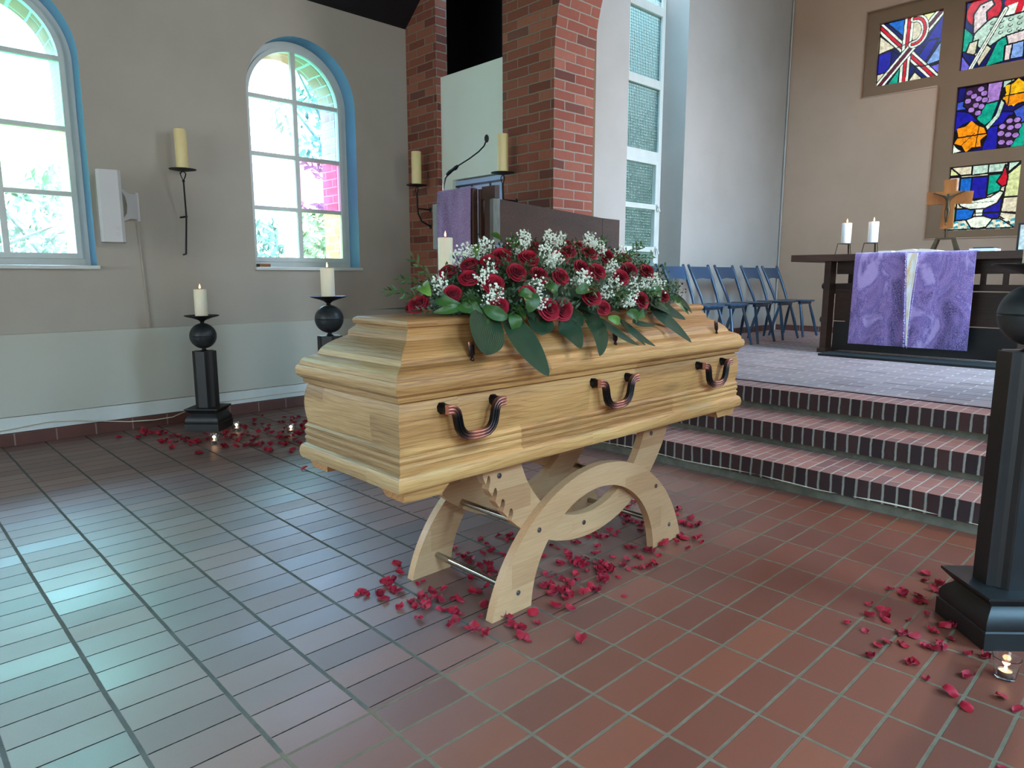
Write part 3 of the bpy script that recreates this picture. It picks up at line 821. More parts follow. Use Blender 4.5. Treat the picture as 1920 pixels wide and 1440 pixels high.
# tall window of the chancel, ribbed glass
def tall_window(name, yw, s, label):
    w = thing(name, label, 'window', (0, 0, 0)); w['kind'] = 'structure'; del w['category']
    bm = new(); y0, y1 = sorted((yw, yw + 0.06 * s))
    box(bm, 5.802, 5.862, y0, y1, 0.852, 5.398, 0.004); box(bm, 6.775, 6.838, y0, y1, 0.852, 5.398, 0.004)
    for z in (0.89, 5.36): box(bm, 5.86, 6.778, y0, y1, z - 0.035, z + 0.035)
    ya, yb = sorted((yw - 0.012 * s, yw + 0.05 * s))
    for z in (2.50, 3.26, 4.02, 4.78): box(bm, 5.86, 6.778, ya, yb, z - 0.045, z + 0.045, 0.004)
    struct('window_frame', bm, M_PAINTW, w)
    bm = new()
    yc, yd = sorted((yw - 0.03 * s, yw + 0.02 * s))
    box(bm, 5.872, 5.905, yc, yd, 0.935, 2.45, 0.003); box(bm, 6.70, 6.76, yc, yd, 0.935, 2.45, 0.003)
    for z in (0.955, 1.47, 1.94, 2.43): box(bm, 5.90, 6.705, yc, yd, z - 0.028, z + 0.028, 0.003)
    struct('casement', bm, M_PAINTW, w)
    for z in (1.47, 1.94):
        bm = new(); yk = yc if s > 0 else yd
        tube(bm, [(6.73, yk, z), (6.73, yk - 0.03 * s, z), (6.735, yk - 0.04 * s, z - 0.05)], 0.011, 8)
        ball(bm, (6.73, yk - 0.01 * s, z + 0.02), 0.02, 10)
        struct('window_handle', bm, M_PAINTW, w, 40)
    zz = [0.93, 1.47, 1.94, 2.46, 3.26, 4.02, 4.78, 5.35]
    for a, b in zip(zz, zz[1:]):
        bm = new(); y0, y1 = sorted((yw + 0.018 * s, yw + 0.024 * s)); box(bm, 5.86, 6.78, y0, y1, a, b)
        struct('pane', bm, M_RIBBED, w)
    return w
tall_window('window_3', 4.66, 1, 'tall narrow window of ribbed glass behind the pulpit')

# ------------------------------------------------------------------ stained glass, rasterised into small tesserae of coloured glass
def seg_d(px, py, ax, ay, bx, by):
    dx, dy = bx - ax, by - ay; L = dx * dx + dy * dy
    t = 0 if L == 0 else max(0, min(1, ((px - ax) * dx + (py - ay) * dy) / L))
    return math.hypot(px - ax - t * dx, py - ay - t * dy)
def inpoly(x, y, P):
    c = False; j = len(P) - 1
    for i in range(len(P)):
        if (P[i][1] > y) != (P[j][1] > y) and x < (P[j][0] - P[i][0]) * (y - P[i][1]) / (P[j][1] - P[i][1]) + P[i][0]: c = not c
        j = i
    return c
GC = dict(W=(235, 235, 215), C=(222, 205, 175), Y=(214, 214, 150), B=(28, 24, 150), D=(20, 14, 96), M=(20, 100, 190), S=(130, 160, 215), G=(10, 158, 130), R=(205, 14, 40), M2=(96, 12, 44), V=(108, 92, 196), P=(168, 120, 190), Q=(126, 78, 150), O=(246, 140, 10), O2=(250, 180, 20), K=(16, 12, 14), L=(226, 200, 196), T=(60, 150, 165), N=(190, 210, 190), U=(60, 84, 190), E=(46, 20, 48))
GL = {k: lin(*v) for k, v in GC.items()}
class Pane:
    def __init__(s, n=150): s.n = n; s.b = [['D'] * n for _ in range(n)]
    def poly(s, c, P):
        n = s.n
        y0 = max(0, int(min(p[1] for p in P) * n) - 1); y1 = min(n, int(max(p[1] for p in P) * n) + 2)
        x0 = max(0, int(min(p[0] for p in P) * n) - 1); x1 = min(n, int(max(p[0] for p in P) * n) + 2)
        for j in range(y0, y1):
            for i in range(x0, x1):
                if inpoly((i + .5) / n, (j + .5) / n, P): s.b[j][i] = c
    def line(s, c, pts, w):
        n = s.n
        for (ax, ay), (bx, by) in zip(pts, pts[1:]):
            for j in range(max(0, int((min(ay, by) - w) * n) - 1), min(n, int((max(ay, by) + w) * n) + 2)):
                for i in range(max(0, int((min(ax, bx) - w) * n) - 1), min(n, int((max(ax, bx) + w) * n) + 2)):
                    if seg_d((i + .5) / n, (j + .5) / n, ax, ay, bx, by) < w / 2: s.b[j][i] = c
    def ell(s, c, x, y, a, b, lead=0.0):
        P = [(x + a * math.cos(t * PI / 12), y + b * math.sin(t * PI / 12)) for t in range(24)]
        s.poly(c, P)
        if lead: s.line('K', P + P[:1], lead)
    def lead(s, pts, w=0.022): s.line('K', pts, w)
    def fill(s, c, P, w=0.022): s.poly(c, P); s.lead(P + P[:1], w)
def arcpts(cx, cy, a, b, t0, t1, n=14): return [(cx + a * math.cos(R(t0 + (t1 - t0) * k / n)), cy + b * math.sin(R(t0 + (t1 - t0) * k / n))) for k in range(n + 1)]
# image coordinates: x to the right as seen from the nave, y downwards, 0..1
def chi_rho():
    p = Pane()
    p.fill('M', [(0, 0), (.42, 0), (.42, .30), (.1, .0)]); p.fill('Y', [(.60, 0), (.95, 0), (.72, .25)])
    p.fill('C', [(0, .18), (.28, .42), (0, .48)]); p.fill('B', [(0, .48), (.22, .45), (.22, .78), (0, .80)]); p.fill('D', [(.22, .45), (.42, .6), (.22, .78)])
    p.fill('C', [(0, .80), (.18, .78), (0, .97)]); p.fill('B', [(1, .05), (1, .48), (.7, .5)]); p.fill('B', [(.95, .42), (.74, .80), (.62, .68), (.8, .42)])
    p.fill('S', [(1, .45), (1, .78), (.76, .80)]); p.fill('V', [(1, .80), (1, 1), (.95, 1), (.76, .83)]); p.fill('G', [(.18, 1), (.38, .74), (.36, 1)])
    p.fill('C', [(.52, 1), (.62, .86), (.76, 1)]); p.fill('D', [(.52, .74), (.62, .70), (.62, .86), (.52, .96)])
    def band(a, b, w=0.125, rc='R'):
        p.line('K', [a, b], w + .03); p.line('W', [a, b], w); p.line('K', [a, b], w * .52); p.line(rc, [a, b], w * .32)
    band((0, .05), (.95, 1.02))
    S = [(.47, -.02), (.455, .5), (.45, 1)]
    p.line('K', S, .17); p.line('W', S, .14); p.line('K', S, .065); p.line('R', S, .042)
    band((1.04, -.08), (.02, 1.02), rc='M2')
    A = [(.54, .035)] + arcpts(.57, .23, .155, .195, -90, 90) + [(.54, .425)]
    p.poly('C', [(.54, .08)] + arcpts(.57, .23, .12, .15, -90, 90) + [(.54, .38)])
    p.line('K', A, .125); p.line('W', A, .105); p.line('K', A, .055); p.line('R', A, .034)
    p.lead([(.2, .45), (.45, .40), (.6, .36)], .012); p.lead([(.55, .76), (.75, .80), (1, .76)], .02)
    return p
def lamb():
    p = Pane()
    p.fill('G', [(0, .35), (.2, .55), (.05, .72), (0, .72)]); p.fill('G', [(.35, 1), (.5, .62), (.62, .60), (.66, .95)]); p.fill('V', [(0, .75), (.18, 1), (0, 1)])
    p.fill('S', [(.66, .95), (.70, .70), (.85, .70), (.86, .95)])
    p.ell('R', .26, .17, .25, .23, .025)
    p.fill('W', [(.55, .18), (1, .10), (1, .40), (.55, .36)]); p.line('R', [(.58, .14), (1, .06)], .09); p.line('R', [(.80, .0), (.72, .34)], .09)
    p.fill('N', [(.16, .42), (.40, .30), (.60, .33), (1, .30), (1, .56), (.55, .62), (.30, .76), (.14, .60)], .025)
    p.fill('L', [(.14, .5), (.12, .2), (.2, .08), (.36, .04), (.40, .12), (.30, .2), (.32, .34), (.2, .44)], .025)
    p.ell('K', .25, .12, .02, .012)
    p.fill('C', [(.10, .60), (.22, .58), (.2, .80), (.06, .74)]); p.fill('C', [(.18, .78), (.36, .68), (.42, .74), (.26, .98)])
    p.fill('L', [(.60, .60), (1, .55), (1, .70), (.64, .74)]); p.fill('L', [(.60, .74), (.70, .73), (.68, .96), (.60, .96)]); p.fill('L', [(.88, .70), (.99, .68), (1, .9), (.88, .92)])
    for x in (.40, .52, .64, .76, .88):
        for y in (.38, .46, .54): p.line('K', arcpts(x, y, .03, .022, 0, 250, 6), .010)
    p.line('K', [(.56, .22), (.14, 1.0)], .075); p.line('W', [(.56, .22), (.14, 1.0)], .05); p.line('K', [(.56, .22), (.14, 1.0)], .008)
    return p
def grapes():
    p = Pane()
    for c, P in (('D', [(0, 0), (.2, 0), (.05, .3), (0, .3)]), ('U', [(0, .22), (.12, .2), (.15, .34), (0, .35)]), ('B', [(0, .34), (.3, .42), (.35, .56), (0, .68)]), ('P', [(.42, 0), (.63, 0), (.60, .28), (.42, .3)]),
                 ('G', [(.42, .3), (.60, .28), (.52, .56), (.42, .64), (.30, .5)]), ('N', [(.63, 0), (.82, 0), (.72, .2), (.62, .28)]), ('N', [(.88, 0), (1, 0), (1, .14)]), ('B', [(.62, .44), (.84, .48), (.60, .72), (.52, .62)]),
                 ('U', [(.80, .46), (1, .36), (1, .64), (.9, .66)]), ('G', [(.86, .66), (1, .64), (1, 1), (.78, 1)]), ('B', [(.48, .66), (.62, .64), (.64, 1), (.42, 1)]), ('W', [(0, .82), (.16, .97), (0, 1)])): p.fill(c, P)
    p.line('K', [(.66, .26), (.60, .5), (.42, .72)], .075); p.line('N', [(.66, .26), (.60, .5), (.42, .72)], .05)
    p.fill('E', [(.12, .02), (.42, .0), (.42, .3), (.30, .5), (.10, .28)])
    for i, (x, y) in enumerate([(.17, .10), (.33, .07), (.24, .16), (.38, .14), (.31, .21), (.16, .22), (.40, .24), (.28, .30), (.36, .33), (.22, .36), (.32, .42)]): p.ell('P' if i else 'Q', x, y, .048, .043, .012)
    p.fill('E', [(.62, .72), (.76, .52), (.92, .60), (.90, .80), (.80, 1), (.66, .98)])
    for x, y in [(.77, .60), (.87, .60), (.68, .67), (.79, .70), (.89, .69), (.67, .77), (.77, .80), (.87, .82), (.69, .90), (.80, .92)]: p.ell('P', x, y, .05, .042, .012)
    lf = lambda cx, cy, s: [(cx + s * r * math.cos(R(a)), cy + s * r * math.sin(R(a))) for a, r in ((0, 1), (25, .7), (45, 1), (75, .72), (100, 1.0), (130, .7), (160, 1.0), (185, .72), (215, 1.05), (245, .75), (270, 1), (300, .75), (330, .9))]
    p.ell('K', .24, .76, .25, .23); p.poly('O', lf(.24, .76, .235)); p.lead([(.03, .76), (.48, .74)], .02); p.lead([(.36, .56), (.33, .95)], .014); p.lead([(.10, .9), (.3, .72)], .01)
    p.ell('K', .83, .20, .22, .19); p.poly('O2', lf(.83, .20, .20)); p.poly('O', [(.66, .24), (1, .22), (.95, .34), (.72, .38)]); p.lead([(.64, .23), (1, .21)], .018); p.lead([(.74, .0), (.72, .4)], .014)
    return p
def oil_lamp():
    p = Pane()
    p.fill('C', [(0, 0), (1, 0), (1, 1), (0, 1)])
    for c, P in (('Y', [(0, .14), (.16, .14), (.0, .0)]), ('C', [(.0, .0), (.32, .0), (.32, .14), (.16, .14)]), ('N', [(.32, 0), (.55, 0), (.55, .14), (.32, .15)]), ('N', [(.55, 0), (.82, 0), (.76, .14), (.55, .14)]), ('N', [(.82, 0), (1, 0), (.82, .16)]),
                 ('Y', [(1, .02), (1, .52), (.80, .52), (.82, .18)]), ('C', [(.80, .52), (1, .52), (1, .76), (.78, .74)]), ('C', [(1, .78), (1, .96), (.76, .80), (.78, .74)]), ('L', [(0, .16), (.16, .16), (.16, .5), (0, .5)]), ('Y', [(0, .5), (.14, .5), (.14, .64), (0, .64)]), ('G', [(0, .66), (.14, .66), (.14, .84), (0, .86)]),
                 ('M', [(.16, .18), (.33, .18), (.33, .5), (.16, .5)]), ('B', [(.33, .18), (.56, .18), (.56, .52), (.33, .52)]), ('G', [(.56, .16), (.78, .16), (.74, .42), (.56, .48)]), ('B', [(.5, .66), (.78, .50), (.78, .74), (.5, .74)]), ('B', [(.5, .74), (.78, .74), (.76, .84), (.52, .84)]), ('M', [(.14, .66), (.42, .66), (.38, .84), (.14, .84)])): p.fill(c, P, .024)
    for k in range(10):
        for j in range(4):
            x0 = .02 + k * .1; y0 = .86 + j * .04
            p.poly('T' if (k + j) % 2 else 'W', [(x0, y0), (x0 + .06, y0 - .02), (x0 + .08, y0 + .02), (x0 + .02, y0 + .04)])
    p.lead([(0, .99), (.15, .84), (.78, .84), (1, .99)], .02); p.lead([(0, .985), (1, .985)], .02)
    p.fill('W', [(.12, .50), (.40, .54), (.62, .50), (.74, .42), (.80, .44), (.72, .60), (.55, .68), (.35, .68), (.2, .62)], .022)
    p.line('K', [(x / 40, .575 + .008 * math.sin(x * 2.2)) for x in range(9, 28)], .008)
    p.fill('W', [(.42, .68), (.54, .68), (.53, .80), (.43, .80)], .018); p.lead([(.42, .74), (.54, .74)], .012)
    p.fill('W', [(.30, .84), (.42, .79), (.55, .79), (.68, .84), (.60, .96), (.48, .98), (.38, .96)], .022)
    p.fill('R', [(.78, .03), (.83, .22), (.82, .34), (.76, .36), (.68, .28), (.74, .18)], .022)
    return p
def build_pane(r, P, name, label):
    ya, yb, za, zb = r; n = P.n; bm = new()
    la = bm.loops.layers.float_color.new('glass')
    vs = [[bm.verts.new((XE + 0.10, lerp(yb, ya, i / n), lerp(zb, za, j / n))) for i in range(n + 1)] for j in range(n + 1)]
    for j in range(n):
        for i in range(n):
            f = bm.faces.new((vs[j][i], vs[j][i + 1], vs[j + 1][i + 1], vs[j + 1][i]))
            c = GL[P.b[j][i]]
            for l in f.loops: l[la] = (*c, 1)
    o = obj(name, bm, M_STAINED, recalc=False); o['kind'] = 'structure'; o['label'] = label
    return o
# built last, see below

# ------------------------------------------------------------------ outside
bm = new(); box(bm, -30, 40, YL + 0.51, 60, -0.5, -0.3); struct('floor_lawn', bm, M_GRASS)
def foliage(bm, c, rad, n, s, rr, flat=1.0):
    for _ in range(n):
        while True:
            d = Vector((rr.uniform(-1, 1), rr.uniform(-1, 1), rr.uniform(-1, 1)))
            if 0.25 < d.length < 1: break
        p = Vector(c) + Vector((d.x * rad[0], d.y * rad[1], d.z * rad[2]))
        if noise.noise(p * 1.3) < -0.12: continue
        a = Vector((rr.uniform(-1, 1), rr.uniform(-1, 1), rr.uniform(-1, 1))).normalized(); b = a.orthogonal().normalized()
        q = s * rr.uniform(0.6, 1.4)
        bm.faces.new([bm.verts.new(p + v) for v in (a * q, b * q * 0.45, -a * q, -b * q * 0.45)])
def tree(name, x, y, trunk_h, crown, n, s, label, m=M_FOL, seed=1, cat='tree'):
    rr = random.Random(seed); t = thing(name, label, cat, (x, y, -0.3))
    bm = new(); tube(bm, [(x, y, -0.3), (x + 0.1, y, trunk_h * 0.5), (x, y + 0.1, trunk_h)], [0.16, 0.12, 0.06], 8)
    for k in range(6):
        a = rr.uniform(0, 6.28); tube(bm, [(x, y, trunk_h * 0.6 + 0.1 * k), (x + math.cos(a) * crown[3], y + math.sin(a) * crown[3], trunk_h + crown[5] * 0.4)], [0.05, 0.015], 6)
    obj('trunk', bm, M_BARK, t, (x, y, -0.3))
    bm = new(); foliage(bm, crown[:3], crown[3:], n, s, rr); obj('crown', bm, m, t, (x, y, -0.3))
tree('leafy_tree', 7.6, 12.2, 4.2, (7.5, 12.2, 4.3, 1.6, 1.5, 1.45), 2600, 0.10, 'leafy tree outside seen through the upper panes of the arched window', M_FOL, 3)
tree('conifer', 7.5, 13.5, 2.0, (7.3, 13.5, 1.4, 1.9, 1.0, 1.3), 3600, 0.10, 'dark conifer outside seen through the lower panes of the arched window', M_FOLG, 4)
tree('garden_shrub', 2.6, 12.8, 1.5, (2.6, 12.8, 1.4, 1.3, 1.0, 1.5), 2600, 0.09, 'garden shrub outside the blue-green tinted window at the left edge', M_FOL, 5, 'shrub')
tree('bare_shrub', 0.6, 9.6, 1.3, (0.7, 9.6, 0.9, 1.2, 0.8, 1.1), 900, 0.07, 'thin half-bare shrub low outside the tinted window at the left edge', M_FOL, 6, 'shrub')
tree('yard_tree', 12.5, 10.5, 3.5, (12.0, 10.2, 2.6, 2.2, 1.8, 2.4), 2600, 0.12, 'blurred green tree outside the tall ribbed-glass window', M_FOL, 8)
bm = new(); rr = random.Random(2)
for k in range(12):
    bm = new(); t = k / 11; i = min(4, int(t * 5)); p = Vector(spts[i + 1]).lerp(Vector(spts[i + 2]), t * 5 - i)
    a = Vector((rr.uniform(-1, 1), rr.uniform(-.3, .3), rr.uniform(-1, 0.3))).normalized() * 0.05; b = a.orthogonal().normalized() * 0.02
    bm.faces.new([bm.verts.new(p + v) for v in (Vector((0, 0, 0)), a * 0.5 + b, a, a * 0.5 - b)])
    obj('leaf', bm, M_LEAF3, sh, (3.43, 6.45, -.3))

# ------------------------------------------------------------------ measured positions (metres)
PETALS_BIER = [(1.491, 2.238), (1.464, 2.171), (1.416, 2.129), (1.372, 2.128), (1.268, 2.134), (1.244, 2.123), (1.264, 2.103), (1.296, 2.062), (1.291, 2.022), (1.365, 2.063), (1.37, 2.035), (1.351, 1.932), (1.383, 1.933), (1.346, 1.894), (1.355, 1.865), (1.379, 1.873), (1.401, 1.938), (1.455, 1.943), (1.412, 1.905), (1.438, 1.891), (1.434, 1.862), (1.502, 1.931), (1.487, 2.042), (1.459, 2.043), (1.39, 1.817), (1.409, 1.807), (1.299, 1.925), (1.302, 1.816), (1.392, 1.719), (1.425, 1.737), (1.365, 1.698), (1.411, 1.77), (1.38, 1.637), (1.384, 1.606), (1.399, 1.638), (1.4, 1.573), (1.466, 1.678), (1.524, 1.734), (1.492, 1.818), (1.486, 1.845), (1.568, 1.845), (1.585, 1.824), (1.632, 1.938), (1.639, 1.835), (1.525, 1.621), (1.502, 1.566), (1.498, 1.532), (1.513, 1.528), (1.604, 1.565), (1.573, 1.516), (1.47, 1.48), (1.471, 1.453), (1.462, 1.495), (1.78, 2.212), (1.757, 2.158), (1.765, 2.121), (1.757, 2.072), (1.731, 2.054), (1.739, 2.103), (1.831, 2.081), (1.879, 2.077), (1.893, 2.028), (1.887, 2.004), (1.907, 2.146), (1.932, 2.208), (2.015, 2.179), (2.018, 2.142), (2.051, 2.144), (2.036, 2.109), (2.0, 2.11), (1.734, 1.983), (1.765, 1.981), (1.741, 1.936), (1.711, 1.939), (1.707, 1.904), (1.685, 1.939), (1.731, 1.907), (2.108, 1.943), (2.102, 1.902), (2.124, 1.866), (2.07, 1.813), (2.193, 1.877), (1.996, 1.885), (1.981, 1.778), (2.036, 1.747), (2.063, 1.743), (2.081, 1.737), (2.112, 1.744), (2.033, 1.723), (2.236, 1.789), (2.175, 1.75), (2.2, 1.674), (2.067, 1.704), (2.098, 1.687), (2.132, 1.683), (2.112, 1.646), (2.109, 1.623), (2.057, 1.633), (2.046, 1.604), (2.092, 1.599), (2.074, 1.657), (2.015, 1.66), (1.996, 1.564), (2.067, 1.545), (1.959, 1.675), (1.88, 1.764), (1.867, 1.725), (1.902, 1.73), (1.885, 1.683), (1.895, 1.661), (1.921, 1.637), (1.88, 1.627), (1.784, 1.684), (1.807, 1.685), (1.796, 1.638), (1.769, 1.618), (1.794, 1.605), (1.828, 1.606), (1.812, 1.577), (1.776, 1.567), (1.85, 1.546), (1.913, 1.56), (1.91, 1.528), (1.931, 1.531), (1.699, 1.544), (1.732, 1.502), (1.952, 1.43), (1.599, 1.338), (2.294, 1.894), (2.33, 1.876), (2.34, 1.85), (2.435, 1.879), (2.405, 1.821), (2.455, 1.842), (2.343, 1.83), (2.352, 1.906), (2.337, 1.692), (2.343, 1.67), (2.333, 1.711), (2.165, 1.595), (2.218, 1.614), (2.152, 1.555), (2.279, 1.613), (2.277, 1.586), (2.357, 1.612), (2.366, 1.588), (2.358, 1.551), (2.287, 1.533), (2.263, 1.502), (2.226, 1.51), (2.202, 1.533), (2.188, 1.547), (2.488, 1.609), (2.456, 1.608), (2.537, 1.578), (2.611, 1.605), (2.6, 1.583), (2.615, 1.618), (2.625, 1.542), (2.621, 1.504), (2.512, 1.508), (2.868, 1.803), (2.916, 1.81), (2.838, 1.772), (2.835, 1.697), (2.758, 1.676), (2.748, 1.649), (2.767, 1.704), (2.822, 1.64), (2.789, 1.62), (2.776, 2.017), (2.749, 2.022), (2.638, 1.964), (2.602, 1.901), (2.555, 1.889), (2.605, 1.879), (2.604, 1.843), (2.585, 1.806), (2.539, 1.779), (2.843, 2.041), (2.624, 1.823), (2.636, 1.926)]
PETALS_LEFT = [(1.312, 5.503), (1.412, 5.407), (1.479, 5.548), (1.516, 5.558), (1.528, 5.501), (1.479, 5.476), (1.566, 5.465), (1.603, 5.494), (1.615, 5.444), (1.559, 5.398), (1.55, 5.214), (1.504, 5.216), (1.499, 5.137), (1.603, 5.294), (1.641, 5.347), (1.619, 5.235), (1.535, 5.103), (1.57, 5.086), (1.495, 4.927), (1.639, 5.129), (1.671, 5.141), (1.628, 5.055), (1.638, 5.004), (1.648, 4.954), (1.674, 4.97), (1.606, 4.913), (1.573, 4.657), (1.801, 5.148), (1.759, 5.013), (1.923, 5.121), (1.931, 5.067), (1.94, 5.014), (1.883, 4.981), (1.891, 4.929), (1.948, 4.962), (1.957, 4.91), (1.891, 4.802), (1.746, 4.685), (1.805, 4.628), (2.042, 5.007), (1.999, 4.958), (2.025, 4.932), (2.108, 5.181), (2.126, 5.262), (2.285, 5.424), (2.22, 5.274), (2.402, 5.536), (2.266, 5.23), (2.22, 5.073), (2.121, 4.977), (2.206, 4.99), (2.03, 4.839), (2.046, 4.823), (1.981, 4.758), (1.91, 4.661), (1.918, 4.613), (1.944, 4.589), (1.946, 4.547), (1.876, 4.614), (1.994, 4.621), (2.022, 4.554), (1.931, 4.371), (1.94, 4.438), (1.953, 4.388), (2.157, 4.85), (2.397, 5.208), (2.29, 5.156), (2.421, 5.186), (2.426, 5.076), (2.485, 5.178), (2.485, 5.124), (2.57, 5.261), (2.601, 5.287), (2.552, 5.278), (2.517, 5.368), (2.331, 4.966), (2.226, 4.83), (2.258, 4.846), (2.168, 4.707), (2.157, 4.717), (2.164, 4.667), (2.21, 4.666), (2.129, 4.531), (2.126, 4.494), (2.079, 4.458), (2.266, 4.7), (2.218, 4.572), (2.191, 4.472), (2.187, 4.435), (2.404, 4.799), (2.46, 4.941), (2.549, 5.063), (2.319, 4.695), (2.303, 4.71), (2.065, 4.295), (2.021, 4.248), (1.893, 3.804), (1.662, 5.281), (2.345, 4.715), (2.085, 4.533)]
PETALS_RIGHT = [(2.967, 0.716), (2.894, 0.694), (2.864, 0.656), (2.918, 0.644), (2.887, 0.647), (2.829, 0.65), (2.829, 0.625), (2.716, 0.767), (2.759, 0.736), (2.715, 0.717), (2.743, 0.682), (2.732, 0.668), (2.678, 0.671), (2.701, 0.649), (2.677, 0.66), (2.537, 0.776), (2.518, 0.732), (2.529, 0.71), (2.477, 0.704), (2.449, 0.688), (2.442, 0.744), (2.335, 0.781), (2.326, 0.717), (2.51, 0.64), (2.603, 0.612), (2.572, 0.539), (2.568, 0.522), (2.546, 0.542), (2.489, 0.567), (2.486, 0.55), (2.396, 0.627), (2.406, 0.597), (2.324, 0.608), (2.317, 0.597), (2.361, 0.555), (2.363, 0.543), (2.416, 0.525), (2.374, 0.505), (2.364, 0.515), (2.462, 0.504), (2.26, 0.657), (2.301, 0.644), (2.171, 0.65), (2.225, 0.552), (2.162, 0.491), (2.405, 0.44), (2.432, 0.396), (2.262, 0.41), (2.127, 0.414), (2.086, 0.37), (2.216, 0.319), (2.172, 0.271), (1.878, 0.252)]
ROSES = [(1.371, 1.879, 1.084, 0.028), (1.389, 1.95, 1.067, 0.017), (1.534, 1.921, 1.192, 0.026), (1.442, 1.78, 1.12, 0.024), (1.579, 1.855, 1.215, 0.026), (1.514, 1.786, 1.17, 0.026), (1.633, 1.806, 1.224, 0.028), (1.699, 1.825, 1.245, 0.03), (1.567, 1.717, 1.147, 0.028), (1.555, 1.68, 1.079, 0.028), (1.773, 1.756, 1.239, 0.03), (1.673, 1.713, 1.189, 0.028), (1.749, 1.679, 1.18, 0.029), (1.668, 1.655, 1.116, 0.025), (1.737, 1.619, 1.061, 0.031), (1.791, 1.605, 1.029, 0.031), (1.833, 1.652, 1.172, 0.027), (1.911, 1.731, 1.248, 0.026), (1.959, 1.665, 1.205, 0.027), (2.03, 1.647, 1.191, 0.029), (1.942, 1.6, 1.103, 0.03), (2.186, 1.728, 1.253, 0.03), (1.99, 1.583, 1.036, 0.022), (2.152, 1.63, 1.17, 0.027), (2.244, 1.66, 1.197, 0.029), (2.305, 1.731, 1.244, 0.026), (2.399, 1.685, 1.195, 0.028), (2.242, 1.595, 1.084, 0.03), (2.438, 1.626, 1.093, 0.023), (2.1, 1.747, 1.264, 0.026), (1.996, 1.763, 1.269, 0.023), (2.08, 1.85, 1.299, 0.02), (1.813, 1.893, 1.286, 0.021), (1.931, 1.877, 1.286, 0.023), (2.143, 1.839, 1.297, 0.015)]
BREATH = [(1.581, 1.925, 1.242), (1.634, 1.918, 1.255), (1.7, 1.907, 1.28), (1.871, 1.88, 1.309), (1.815, 1.841, 1.269), (1.59, 1.767, 1.194), (1.542, 1.747, 1.161), (1.554, 1.699, 1.117), (1.528, 1.695, 1.085), (1.437, 1.84, 1.144), (1.846, 1.751, 1.25), (1.867, 1.712, 1.231), (1.998, 1.86, 1.313), (2.048, 1.853, 1.308), (1.712, 1.655, 1.138), (1.696, 1.635, 1.087), (1.909, 1.636, 1.166), (2.19, 1.827, 1.311), (2.246, 1.82, 1.293), (2.154, 1.744, 1.262), (2.007, 1.599, 1.111), (2.081, 1.611, 1.141), (2.316, 1.77, 1.26), (2.212, 1.614, 1.139), (2.159, 1.589, 1.083), (2.12, 1.583, 1.059), (2.391, 1.645, 1.151), (2.394, 1.63, 1.124), (2.118, 1.657, 1.203), (2.301, 1.623, 1.138), (1.823, 1.894, 1.274), (1.682, 1.915, 1.25), (1.929, 1.63, 1.16), (1.837, 1.701, 1.219)]
DRAPED_LEAVES = [((1.546, 1.71, 1.05), (1.454, 1.642, 0.982), (1.408, 1.586, 0.926), 0.061), ((1.592, 1.694, 1.049), (1.59, 1.589, 0.944), (1.596, 1.496, 0.851), 0.044), ((1.761, 1.693, 1.043), (1.717, 1.65, 1.0), (1.689, 1.619, 0.969), 0.035), ((1.839, 1.676, 1.011), (1.863, 1.64, 0.975), (1.848, 1.579, 0.914), 0.032), ((1.995, 1.691, 1.041), (1.991, 1.614, 0.964), (1.904, 1.537, 0.887), 0.025), ((2.077, 1.676, 1.006), (2.12, 1.619, 0.949), (2.188, 1.573, 0.903), 0.011), ((2.211, 1.674, 0.994), (2.232, 1.622, 0.942), (2.298, 1.572, 0.892), 0.012), ((2.46, 1.714, 1.034), (2.512, 1.654, 0.974), (2.559, 1.569, 0.889), 0.02), ((2.465, 1.709, 1.044), (2.545, 1.686, 1.021), (2.627, 1.645, 0.98), 0.02), ((2.221, 1.632, 0.992), (2.27, 1.619, 0.979), (2.35, 1.61, 0.97), 0.009), ((1.918, 1.674, 1.044), (1.905, 1.645, 1.015), (1.9, 1.617, 0.987), 0.018), ((2.204, 1.685, 1.0), (2.225, 1.634, 0.949), (2.246, 1.583, 0.898), 0.009)]
